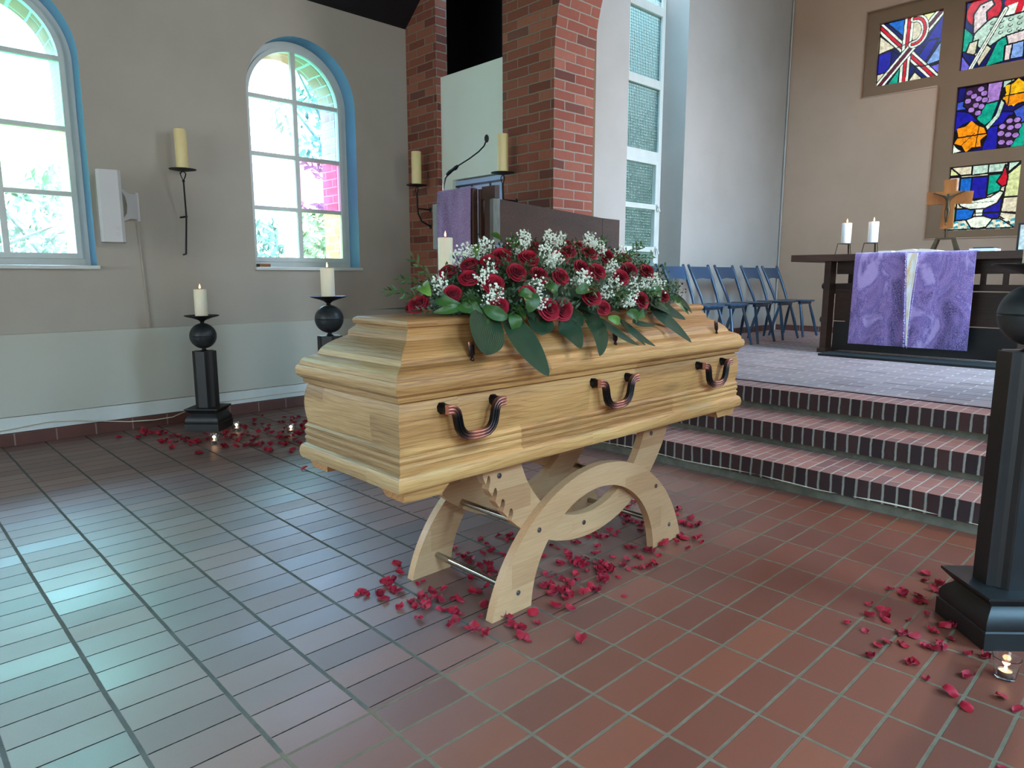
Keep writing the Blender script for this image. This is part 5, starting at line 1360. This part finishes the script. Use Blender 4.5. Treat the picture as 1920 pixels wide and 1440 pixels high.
def tealight(x, y, l1, l2):
    g = thing('candle_glass', l1, 'candle glass', (x, y, 0), 0, 'tea light glasses on the floor')
    bm = new(); lathe(bm, [(0, .0005), (.022, .001), (.027, .004), (.036, .062), (.0375, .066), (.0360, .067), (.0345, .063), (.0250, .010), (.018, .008), (0, .008)], seg=32)
    obj('cup', bm, M_CUP, g, smooth=40)
    c = thing('tea_light', l2, 'tea light', (x, y, .0085), 0, 'burning tea lights')
    bm = new(); lathe(bm, [(0, 0), (.0185, 0), (.019, .001), (.019, .016), (.0182, .016), (.0182, .012)], seg=24); obj('tin', bm, M_STEEL, c, smooth=40)
    bm = new(); lathe(bm, [(0, .002), (.018, .002), (.018, .0125), (.012, .0118), (0, .0115)], seg=24); obj('wax', bm, M_WAXW, c, smooth=40)
    bm = new(); lathe(bm, [(0, .0125), (.0035, .015), (.005, .020), (.0042, .026), (.002, .033), (0, .037)], seg=10); obj('flame', bm, M_FLAME, c, smooth=60)
    lamp('tea_light_glow', (x, y, .05), .10, (1, .55, .25), .01)
tealight(1.755, 4.865, 'clear candle glass nearest the camera by the short candlestick', 'burning tea light in the glass in front of the short candlestick')
tealight(2.034, 5.159, 'clear candle glass right beside the short candlestick', 'burning tea light in the glass right beside the short candlestick')
tealight(2.301, 4.802, 'clear candle glass next to the casket corner among the left petals', 'burning tea light in the glass next to the casket corner')
tealight(2.345, .335, 'large clear candle glass at the right edge below the big candlestick', 'burning tea light in the glass at the right edge')

# ------------------------------------------------------------------ sconces
def sconce_straight():
    S = Vector((1.955, 5.68, 1.98)); t = thing('wall_sconce', 'straight black iron sconce on the left wall between the windows', 'sconce', (1.955, YL, 1.6), 0)
    O = (1.955, YL, 1.6)
    bm = new(); lathe(bm, [(0, -.012), (.05, -.010), (.096, -.001), (.098, .003), (.094, .003), (.05, -.004), (0, -.005)], S, 32); obj('drip_plate', bm, M_IRON, t, O, 30)
    bm = new()
    for k in range(4):
        a = PI / 2 * k + .4; tube(bm, [S + Vector((0, 0, -.012)), S + Vector((.028 * math.cos(a), .028 * math.sin(a), -.028)), S + Vector((.022 * math.cos(a), .022 * math.sin(a), -.048)), S + Vector((0, 0, -.085))], .0035, 6)
    obj('cage', bm, M_IRON, t, O)
    bm = new(); tube(bm, [S + Vector((0, 0, -.08)), (1.976, 5.735, 1.63), (1.955, 5.738, 1.345), (1.955, YL, 1.340)], [.006, .007, .007, .006], 8)
    ball(bm, S + Vector((0, 0, -.085)), .011, 10)
    obj('stem', bm, M_IRON, t, O, 40)
    bm = new(); bar(bm, (1.976, 5.728, 1.632), (1.955, YL, 1.628), .016, .012); obj('wall_bracket', bm, M_IRON, t, O)
    candle(S.x, S.y, S.z - .0045, .045, .300, 'unlit honey-ivory pillar candle on the straight sconce of the left wall', M_WAXY, False, 'pillar candles on wall sconces')
sconce_straight()
def sconce_arm(y, xd, zd, label, clabel, xw=XA):
    O = (xw, y, zd - .25); t = thing('wall_sconce', label, 'sconce', O, 0, 'curved iron sconces on the brickwork')
    S = Vector((xd, y, zd))
    bm = new(); lathe(bm, [(0, -.012), (.05, -.010), (.096, -.001), (.098, .003), (.094, .003), (.05, -.004), (0, -.005)], S, 32); obj('drip_plate', bm, M_IRON, t, O, 30)
    bm = new()
    for s in (-1, 1): tube(bm, [S + Vector((0, 0, -.012)), S + Vector((0, s * .022, -.035)), S + Vector((0, s * .018, -.06)), S + Vector((0, 0, -.09))], .0045, 6)
    obj('loop', bm, M_IRON, t, O)
    bm = new(); tube(bm, [S + Vector((0, 0, -.085)), S + Vector((.004, 0, -.20)), S + Vector((.010, 0, -.26)), S + Vector((.05, 0, -.33)), Vector((xw, y, zd - .375))], .008, 8)
    tube(bm, [S + Vector((.006, 0, -.215)), Vector((xw, y, zd - .215))], .007, 8)
    for z in (-.215, -.375): ball(bm, (xw - .004, y, zd + z), .018, 10, sc=(.5, 1, 1.3))
    obj('stem', bm, M_IRON, t, O, 40)
    candle(xd, y, zd - .0045, .046, .31, clabel, M_WAXY, False, 'pillar candles on wall sconces')
sconce_arm(5.45, 3.99, 2.02, 'curved black iron sconce on the dark brick column left of the lectern', 'unlit ivory pillar candle on the sconce of the dark brick column')
sconce_arm(4.26, 3.99, 2.01, 'curved black iron sconce on the arch pier above the lectern', 'unlit ivory pillar candle on the sconce of the arch pier, right of the microphone')

# ------------------------------------------------------------------ loudspeaker, cable duct, cables
spk = thing('loudspeaker', 'slim white column loudspeaker on a swivel bracket beside the left window', 'loudspeaker', (1.415, 5.60, 1.41))
spk.rotation_euler = (R(-2), 0, R(-14))
bm = new()
poly = [(-.075, -.045), (-.055, -.066), (.060, -.066), (.078, -.050), (.078, .04), (.05, .065), (-.05, .065), (-.075, .04)]
prism(bm, poly, lambda p: (p[0], p[1], 0), lambda p: (p[0], p[1], .50)); obj('cabinet', bm, M_PLASTICW, spk)
bm = new(); box(bm, -.080, -.0735, -.044, .04, .004, .496, .002); obj('side_strip', bm, M_PLASTICG, spk)
bm = new()
for zz in (.055, .095):
    for k in range(4): tube(bm, [(.035 + .012 * math.cos(a), -.0665, zz + .012 * math.sin(a)) for a in (k * PI / 2 + .2, k * PI / 2 + .7, k * PI / 2 + 1.2)], .0006, 4)
    ball(bm, (.035, -.0665, zz), .0022, 8)
obj('screw_marks', bm, M_PLASTICG, spk)
br = obj
bm = new(); obox(bm, (1.645, YL - .012, 1.685), (1, 0, 0), (0, 1, 0), (0, 0, 1), .010, .012, .105)
prism(bm, [(1.50, 1.80), (1.53, 1.795), (1.57, 1.775), (1.652, 1.775), (1.655, 1.592), (1.57, 1.592), (1.53, 1.575), (1.505, 1.57), (1.52, 1.60), (1.545, 1.63), (1.552, 1.69), (1.54, 1.75), (1.52, 1.775)], lambda p: (p[0], lerp(5.66, 5.785, (p[0] - 1.5) / .155), p[1]), lambda p: (p[0] + .004, lerp(5.675, 5.798, (p[0] - 1.5) / .155), p[1]))
spk_inv = (Matrix.Translation(spk.location) @ spk.rotation_euler.to_matrix().to_4x4()).inverted()
bmesh.ops.transform(bm, matrix=spk_inv, verts=bm.verts)
obj('wall_bracket', bm, M_PLASTICW, spk)
bm = new(); bar(bm, (1.634, YL - .006, 1.585), (1.665, YL - .006, .776), .012, .010)
tag(obj('cable_duct', bm, M_WALL, origin=(1.65, YL, .8)), 'thin painted cable duct running down the left wall below the loudspeaker', 'cable duct')
bm = new(); tube(bm, [(-.2, YL - .02, .10), (.55, YL - .020, .105), (.95, YL - .022, .138), (1.12, YL - .024, .120), (1.45, YL - .06, .07), (1.62, YL - .10, .065), (1.74, YL - .13, .075), (1.88, YL - .10, .11), (2.08, YL - .03, .13), (2.3, YL - .022, .125), (2.6, YL - .022, .130), (3.4, YL - .022, .13)], .004, 6)
tag(obj('skirting_cable', bm, M_CABLE, origin=(1.5, YL, .1), smooth=60), 'cream cable sagging along the skirting of the left wall', 'cable')
bm = new()
rr = random.Random(9); pts = [(3.606 - .004 * abs(math.sin(k)), 4.3 - k * .16, .058 + .006 * math.sin(k * 1.3)) for k in range(26)]
tube(bm, pts, .005, 6)
tag(obj('step_cable', bm, M_CABLE, origin=(3.6, 2, .05), smooth=60), 'pale cable running along the foot of the brick steps', 'cable')

# ------------------------------------------------------------------ lectern, rail, microphone, side door
LO = (3.4, 3.9, 0)
lec = thing('lectern', 'dark wooden lectern with stair rail in front of the brick arch pier', 'lectern', LO)
bm = new(); box(bm, 3.20, 3.245, 3.72, 4.13, .30, 1.775, .004); obj('front_board', bm, M_DARKWOOD_X, lec, LO)
bm = new(); box(bm, 3.245, 3.33, 3.690, 3.718, .30, 1.77, .004); obj('side_panel', bm, M_DARKWOOD_X, lec, LO)
bm = new()
prism(bm, [(3.255, 1.70), (3.30, 1.70), (3.30, 1.790), (3.255, 1.785)], lambda p: (p[0], 3.555, p[1]), lambda p: (p[0], 3.689, p[1])); obj('reading_desk', bm, M_DARKWOOD_X, lec, LO)
bm = new(); box(bm, 3.215, 3.25, 4.135, 4.20, 1.37, 1.70, .003); obj('side_board', bm, M_GREYBOARD, lec, LO)
bm = new(); box(bm, 3.245, 3.30, 3.60, 3.650, .3, 1.70, .003); obj('corner_post', bm, M_DARKWOOD_X, lec, LO)
bm = new()
A, B = Vector((3.272, 3.520, 0)), Vector((4.048, 3.252, 0)); sd = (B - A).normalized().cross(Vector((0, 0, 1))) * .03
def P3(p, s): return (lerp(A.x, B.x, p[0]) + sd.x * s, lerp(A.y, B.y, p[0]) + sd.y * s, p[1])
prism(bm, [(0, 1.400), (1, 1.436), (1, 1.592), (0, 1.690)], lambda p: P3(p, 0), lambda p: P3(p, -2)); obj('stair_rail', bm, M_DARKWOOD_X, lec, LO)
bm = new(); prism(bm, [(-.062, 1.388), (-.001, 1.388), (-.001, 1.690), (-.062, 1.694)], lambda p: P3(p, .01), lambda p: P3(p, -2.01)); ge = obj('rail_end', bm, M_GREYBOARD, lec, LO); ge['label'] = 'end of the rail with window light put into its grey'
bm = new(); prism(bm, [(1.001, .29), (1.18, .29), (1.18, 1.583), (1.001, 1.592)], lambda p: P3(p, .05), lambda p: P3(p, -2.05)); obj('rail_post', bm, M_DARKWOOD_X, lec, LO)
bm = new(); box(bm, 3.29, 3.58, 3.45, 4.2, 0, .30); obj('plinth', bm, M_DARKWOOD_X, lec, LO)
# cloth over the front
bm = new(); uv = []
n = 24
for k in range(n + 1):
    y = lerp(3.735, 4.112, k / n); w = .004 * math.sin(k * .9)
    uv.append([bm.verts.new(p) for p in [(q[0] - .1, q[1], q[2]) for q in ((3.345, y, 1.786), (3.30, y, 1.786), (3.290 + w * .3, y, 1.772), (3.284 + w, y, 1.55), (3.282 + w, y, 1.15), (3.289 + w, y, 1.15), (3.291 + w, y, 1.55), (3.2955, y, 1.768), (3.302, y, 1.779), (3.345, y, 1.779))]])
for a, b in zip(uv, uv[1:]):
    for j in range(9): bm.faces.new((a[j], a[j + 1], b[j + 1], b[j]))
    bm.faces.new((a[9], a[0], b[0], b[9]))
bm.faces.new(uv[0]); bm.faces.new(uv[-1])
tag(obj('lectern_cloth', bm, M_PURPLE2, origin=(3.2, 3.92, 1.7), smooth=40), 'narrow purple woven cloth hanging over the front of the lectern', 'cloth')
mic = thing('microphone', 'black gooseneck microphone with chrome foot on the lectern', 'microphone', (3.24, 4.10, 1.779))
MO = (3.24, 4.10, 1.779)
bm = new(); tube(bm, [(3.24, 4.10, 1.779), (3.24, 4.10, 1.781)], .02, 16)
tube(bm, [(3.24, 4.10, 1.78), (3.24, 4.095, 1.83), (3.24, 4.075, 1.88), (3.24, 4.03, 1.913)], .0085, 10); obj('chrome_foot', bm, M_STEEL, mic, MO, 40)
bm = new(); tube(bm, [(3.24, 4.05, 1.902), (3.24, 4.02, 1.918), (3.24, 3.985, 1.930), (3.24, 3.955, 1.938), (3.24, 3.93, 1.950)], [.012, .014, .011, .015, .010], 10)
tube(bm, [(3.24, 3.935, 1.948), (3.24, 3.80, 1.985), (3.24, 3.70, 2.02), (3.24, 3.645, 2.05), (3.24, 3.625, 2.078)], .005, 8); obj('gooseneck', bm, M_IRON, mic, MO, 40)
bm = new(); ball(bm, (3.24, 3.618, 2.095), .02, 14, sc=(.8, .8, 1.35)); obj('foam_cap', bm, M_BLACK, mic, MO, 60)
dr = thing('door_1', 'pale blue panelled side door in the recess behind the lectern', 'door', (4.24, 4.80, 0)); dr['kind'] = 'structure'; del dr['category']
bm = new(); box(bm, 4.235, 4.27, 4.44, 5.165, 0.0, 2.05); struct('door_leaf', bm, M_DARKDOOR, dr, origin=(4.24, 4.80, 0))
bm = new()
for z in (2.000, 1.55, 1.05): box(bm, 4.226, 4.2345, 4.45, 5.16, z - .009, z + .009)
for y in (4.50, 4.68, 4.93, 5.12): box(bm, 4.226, 4.2345, y - .008, y + .008, 0.1, 2.0)
struct('door_beads', bm, M_DOORLINE, dr, origin=(4.24, 4.80, 0))

# ------------------------------------------------------------------ chairs
def chair():
    t = thing('dining_chair', 'x', 'chair', (0, 0, 0), 0, 'blue wooden chairs along the chancel wall')
    bm = new()
    P = []
    for k in range(28):
        a = 2 * PI * k / 28; x = .205 * (abs(math.cos(a)) ** .55) * (1 if math.cos(a) > 0 else -1); y = -.19 + .195 * (abs(math.sin(a)) ** .62) * (1 if math.sin(a) > 0 else -1)
        x *= 1 - .10 * (y + .19) / .195
        P.append((x, y))
    prism(bm, P, lambda p: (p[0] * .96, p[1], .428), lambda p: (p[0], p[1], .447)); obj('seat', bm, M_CHAIRW, t)
    bm = new(); box(bm, -.15, .15, -.33, -.29, .398, .427, .004); box(bm, -.15, .15, -.09, -.05, .398, .427, .004); obj('seat_batten', bm, M_CHAIRW, t)
    for sx in (-1, 1):
        bm = new(); tube(bm, [(sx * .155, -.02, .40), (sx * .165, .02, .52), (sx * .185, .10, .70), (sx * .200, .170, .855), (sx * .2005, .172, .862)], [.013, .016, .017, .015, .008], 12); obj('back_post', bm, M_CHAIRW, t, smooth=50)
        for fy, ty in ((-.31, -.40), (-.07, .03)):
            bm = new(); tube(bm, [(sx * .13, fy, .41), (sx * .165, (fy + ty) / 2, .22), (sx * .20, ty, 0)], [.013, .018, .013], 12); obj('leg', bm, M_CHAIRW, t, smooth=50)
    bm = new(); n = 12; ring = []
    for k in range(n + 1):
        u = k / n * 2 - 1; zb = .708 + .006 * math.cos(u * PI); zt = .838
        cy = lambda z: .10 + (z - .70) * .45 + .012 * (1 - u * u)
        ring.append([bm.verts.new((u * lerp(.175, .190, (z - .7) / .14), cy(z) + d, z)) for z, d in ((zb, -.006), (zt, -.006), (zt, .006), (zb, .006))])
    for a, b in zip(ring, ring[1:]):
        for j in range(4): bm.faces.new((a[j], a[(j + 1) % 4], b[(j + 1) % 4], b[j]))
    bm.faces.new(ring[0]); bm.faces.new(ring[-1]); obj('backrest', bm, M_CHAIRW, t, smooth=30)
    return t
ch = chair()
CHL = ['blue wooden chair mostly hidden behind the flowers, leftmost of the row', 'blue wooden chair just right of the flowers, second of the row', 'blue wooden chair third from the left along the chancel wall', 'blue wooden chair fourth from the left along the chancel wall', 'blue wooden chair second nearest the altar in the row', 'blue wooden chair nearest the altar, at the right end of the row']
for i, (x, l) in enumerate(zip((5.78, 6.285, 6.79, 7.335, 7.945, 8.485), CHL)):
    if i == 0: ch.location = (x, 3.93, ZP); ch['label'] = l
    else: dup(ch, (x, 3.93, ZP), 0, l)

# ------------------------------------------------------------------ altar
AO = (7.2, 2.07, ZP)
alt = thing('altar_table', 'long dark oak altar table in front of the cross window', 'table', AO)
bm = new(); box(bm, 6.75, 7.66, .80, 3.045, 1.310, 1.375, .004); obj('table_top', bm, M_DARKWOOD_Y, alt, AO)
for y0, y1 in ((2.685, 2.745), (1.10, 1.16)):
    bm = new(); box(bm, 6.83, 6.97, y0, y1, ZP + .03, 1.31, .004); obj('leg', bm, M_DARKWOOD_Y, alt, AO)
    bm = new(); box(bm, 7.44, 7.58, y0, y1, ZP + .03, 1.31, .004); obj('leg', bm, M_DARKWOOD_Y, alt, AO)
    bm = new(); box(bm, 6.80, 7.61, y0 - .01, y1 + .01, ZP, ZP + .04, .004); obj('foot_beam', bm, M_DARKWOOD_Y, alt, AO)
    bm = new(); box(bm, 6.97, 7.44, y0 + .01, y1 - .01, 1.0, 1.10); obj('end_rail', bm, M_DARKWOOD_Y, alt, AO)
for z in (.75, 1.075):
    bm = new(); tube(bm, [(6.90, 2.746, z), (6.90, 2.775, z), (6.90, 2.785, z)], [.030, .028, .012], 12); obj('peg', bm, M_DARKWOOD_Y, alt, AO, 40)
bm = new(); box(bm, 6.98, 7.03, 1.161, 2.684, 1.19, 1.309); obj('top_rail', bm, M_DARKWOOD_Y, alt, AO)
bm = new(); box(bm, 6.98, 7.03, 1.161, 2.684, 1.045, 1.10); obj('middle_rail', bm, M_DARKWOOD_Y, alt, AO)
bm = new(); box(bm, 6.985, 7.025, 1.161, 2.684, .74, 1.035); obj('lower_panel', bm, M_DARKWOOD_Y, alt, AO)
bm = new(); box(bm, 6.985, 7.025, 1.161, 2.684, ZP + .02, .73); obj('base_panel', bm, M_BLACKW, alt, AO)
for y in (1.475, 1.315, 2.52, 2.3):
    bm = new(); box(bm, 6.99, 7.02, y - .02, y + .02, 1.10, 1.19); obj('spindle', bm, M_DARKWOOD_Y, alt, AO)
bm = new(); box(bm, 6.50, 6.795, 1.0, 2.62, ZP + .0005, ZP + .022, .004); tag(obj('altar_mat', bm, M_BLACK, origin=(6.65, 1.7, ZP)), 'black mat on the brick floor under the altar cloth', 'mat')
# antependium
bm = new(); n, m = 40, 26; F = []; 
path = [(6.85, 1.384), (6.80, 1.384), (6.76, 1.384), (6.742, 1.378), (6.735, 1.36)] + [(6.735 - .006 * (k / (m - 5)), lerp(1.34, .548, k / (m - 5))) for k in range(m - 4)]
for k in range(n + 1):
    y = lerp(1.487, 2.437, k / n); row = []
    for j, (x, z) in enumerate(path):
        w = .006 * math.sin(k * .55 + z * 3) * max(0, (1.34 - z)) 
        row.append((x + w, y + (.010 * (1.34 - z) * (k / n - .5)), z))
    F.append(row)
for off, flip in ((0, 0), (.007, 1)):
    G_ = [[bm.verts.new((x + (off if z < 1.378 else 0), y, z - (off if z >= 1.378 else 0))) for x, y, z in row] for row in F]
    for a, b in zip(G_, G_[1:]):
        for j in range(len(path) - 1): bm.faces.new((a[j], a[j + 1], b[j + 1], b[j]))
    if not off: G0 = G_
for rr_ in (0, n):
    for j in range(len(path) - 1): bm.faces.new((G0[rr_][j], G0[rr_][j + 1], G_[rr_][j + 1], G_[rr_][j]))
for k in range(n): bm.faces.new((G0[k][-1], G0[k + 1][-1], G_[k + 1][-1], G_[k][-1]))
ac = obj('altar_cloth', bm, M_PURPLE, origin=(6.74, 1.96, 1.37), smooth=40)
tag(ac, 'purple woven altar cloth with a tapering cream strip hanging down the altar front', 'altar cloth')
def stripmat():
    m, nt, b = mat('cream_gold_strip'); g = G(nt)
    n_ = g.noise(g.mapping(g.objc(), (1, 14, 4)), 2.0, 4)
    g.link(g.ramp(n_, [(.42, lin(240, 234, 228)), (.58, lin(236, 214, 176)), (.74, lin(226, 180, 116))]), b.inputs['Base Color']); b.inputs['Roughness'].default_value = .9
    return m
bm = new()
prism(bm, [(1.915, 1.372), (2.000, 1.372), (1.990, 1.20), (1.972, .95), (1.960, .75), (1.948, .56), (1.940, .56), (1.942, .75), (1.940, .95), (1.925, 1.20)], lambda p: (6.7285 - .009 * (1.37 - p[1]), p[0], p[1]), lambda p: (6.7235 - .009 * (1.37 - p[1]), p[0], p[1]))
st = obj('cream_strip', bm, stripmat(), ac, (6.74, 1.96, 1.37)); st['label'] = 'tapering cream and gold strip'
M_FRINGE = simple('lavender_fringe', (198, 180, 222), .9)
bm = new(); rr = random.Random(4)
for s in (0, 1):
    z = 1.37
    while z > .55:
        hw = lerp(.004, .044, (z - .56) / .81); y = (1.958 if s else 1.956) + (hw if s else -hw) + (z - 1.37) * .012
        r = rr.uniform(.006, .011); x = 6.722 - .009 * (1.37 - z)
        tube(bm, [(x, y, z), (x - r, y + (r if s else -r) * 1.2, z + rr.uniform(-.004, .01)), (x, y + (r if s else -r) * .6, z - r)], .0022, 4)
        z -= rr.uniform(.010, .022)
fr = obj('fringe', bm, M_FRINGE, ac, (6.74, 1.96, 1.37)); fr['kind'] = 'stuff'

def stand(x, y, label, clabel):
    t = thing('candle_stand', label, 'candle stand', (x, y, 1.376), 0, 'low bronze stands for the altar candles')
    bm = new(); lathe(bm, [(0, .098), (.074, .098), (.076, .101), (.074, .104), (0, .104)], seg=3); obj('plate', bm, M_BRONZE, t)
    for k in range(3):
        a = 2 * PI * k / 3; bm = new()
        bar(bm, (.070 * math.cos(a), .070 * math.sin(a), .101), (.088 * math.cos(a), .088 * math.sin(a), .0), .014, .007, (math.cos(a), math.sin(a), 0)); obj('leg', bm, M_BRONZE, t)
    candle(x, y, 1.376 + .1045, .044, .19, clabel, M_WAXW, True, 'white candles on the altar', .9)
stand(6.95, 2.61, 'low bronze three-legged stand, left of the two on the altar', 'lit white pillar candle, left of the two on the altar')
stand(6.95, 2.37, 'low bronze three-legged stand, nearer the crucifix on the altar', 'lit white pillar candle nearer the crucifix on the altar')
# crucifix
KO = (7.17, 1.83, 1.376)
cx = thing('crucifix', 'wooden altar crucifix with a bronze corpus on a bent metal stand', 'crucifix', KO)
bm = new()
pr_ = [(-.122, 0), (-.070, .135), (.070, .135), (.122, 0), (.088, 0), (.052, .122), (-.052, .122), (-.088, 0)]
prism(bm, pr_, lambda p: (KO[0] - .035, KO[1] + p[0], KO[2] + p[1]), lambda p: (KO[0] + .035, KO[1] + p[0], KO[2] + p[1])); obj('stand', bm, M_BRONZE, cx, KO)
bm = new(); tube(bm, [(KO[0], KO[1], KO[2] + .13), (KO[0], KO[1], KO[2] + .25)], .010, 10); obj('stem', bm, M_BRONZE, cx, KO)
bm = new(); pc = [(-.048, .215), (.052, .215), (.043, .43), (.175, .435), (.180, .545), (.046, .540), (.050, .640), (-.044, .645), (-.046, .540), (-.178, .530), (-.172, .422), (-.043, .43)]
prism(bm, pc, lambda p: (KO[0] - .014, KO[1] + p[0], KO[2] + p[1]), lambda p: (KO[0] + .014, KO[1] + p[0], KO[2] + p[1])); obj('cross', bm, M_CROSSWOOD, cx, KO)
def skin(name, pts, edges, radii, m, parent, sub=2):
    me = bpy.data.meshes.new(name); me.from_pydata(pts, edges, []); o = bpy.data.objects.new(name, me); COL.objects.link(o); o.parent = parent
    md = o.modifiers.new('skin', 'SKIN')
    for v, r in zip(me.skin_vertices[0].data, radii): v.radius = (r, r)
    me.skin_vertices[0].data[0].use_root = True
    s = o.modifiers.new('sub', 'SUBSURF'); s.levels = sub; s.render_levels = sub
    me.materials.append(m); return o
zz = .0
cp = [(-.028, 0, .400), (-.030, 0, .440), (-.030, 0, .480), (-.030, 0, .500), (-.038, .004, .520), (-.026, .050, .505), (-.024, .095, .522), (-.022, .125, .535), (-.026, -.050, .505), (-.024, -.095, .522), (-.022, -.125, .535), (-.032, .012, .370), (-.036, .012, .320), (-.026, .006, .265), (-.034, .004, .245), (-.032, -.012, .370), (-.038, -.008, .320), (-.028, 0, .268)]
ce = [(0, 1), (1, 2), (2, 3), (3, 4), (2, 5), (5, 6), (6, 7), (2, 8), (8, 9), (9, 10), (0, 11), (11, 12), (12, 13), (13, 14), (0, 15), (15, 16), (16, 17)]
crd = [.017, .015, .017, .007, .014, .008, .006, .006, .008, .006, .006, .011, .008, .006, .006, .011, .008, .006]
skin('corpus', cp, ce, crd, M_BRONZE, cx)
# books and papers
bk = thing('open_book', 'open cream-paged book lying on the altar in front of the crucifix', 'book', (6.93, 1.96, 1.385))
for s in (-1, 1):
    bm = new(); pts = [(0, .010), (.03 * s, .024), (.09 * s, .020), (.165 * s, .010), (.165 * s, .001), (0, .001)]
    prism(bm, pts, lambda p: (-.11, p[0], p[1]), lambda p: (.11, p[0], p[1])); obj('pages', bm, M_PAPER, bk)
bm = new(); box(bm, -.115, .115, -.17, .17, -.0005, .001); obj('cover', bm, M_CROSSWOOD, bk)
bm = new(); box(bm, 6.86, 7.06, 1.385, 1.570, 1.3765, 1.400, .001); t = obj('folder', bm, M_PAPERW, origin=(6.95, 1.48, 1.3765)); tag(t, 'white paper folder lying on the altar right of the crucifix', 'folder')
bm = new(); box(bm, 6.87, 7.06, 1.40, 1.545, 1.4005, 1.412, .002); t = obj('thin_book', bm, simple('dark_blue_cover', (40, 44, 70), .5), origin=(6.95, 1.48, 1.4005)); tag(t, 'thin dark book on top of the white folder on the altar', 'book')
bm = new(); box(bm, 6.86, 6.96, 2.170, 2.285, 1.3765, 1.400, .001); t = obj('note_block', bm, M_PAPER, origin=(6.9, 2.28, 1.3765)); tag(t, 'small cream note block on the altar between candle stands and open book', 'note block')
pf = thing('picture_frame', 'dark standing picture frame on the altar at the right edge', 'picture frame', (7.2, 1.22, 1.376))
bm = new(); box(bm, -.012, .012, -.085, .085, 0, .24, .003); obj('frame', bm, M_BLACKW, pf)
bm = new(); box(bm, -.0135, -.0125, -.068, .068, .018, .222); obj('picture', bm, simple('faded_print', (190, 186, 176), .6, var=.4, scale=30), pf)

# stained glass in the openings of the cross
for r, f, nm, lb in ((PN[0], chi_rho, 'window_4', 'stained glass pane with red and white crossed letters in the left arm of the cross'), (PN[1], lamb, 'window_5', 'stained glass pane with a lamb and red halo in the middle of the cross'),
                     (PN[2], grapes, 'window_6', 'stained glass pane with grapes and orange vine leaves'), (PN[3], oil_lamp, 'window_7', 'stained glass pane with a burning oil lamp, lowest in the cross')):
    build_pane(r, f(), nm, lb)
def plain_glass():
    p = Pane(60)
    for i in range(5):
        for j in range(5):
            p.fill('BMGDCSVWN'[(i * 7 + j * 5) % 9], [(i / 5, j / 5), ((i + 1) / 5, j / 5), ((i + 1) / 5, (j + 1) / 5), (i / 5, (j + 1) / 5)], .03)
    return p
for r, nm in ((PN[4], 'window_8'), (PN[5], 'window_9')):
    build_pane(r, plain_glass(), nm, 'stained glass pane in plain coloured squares outside the view')
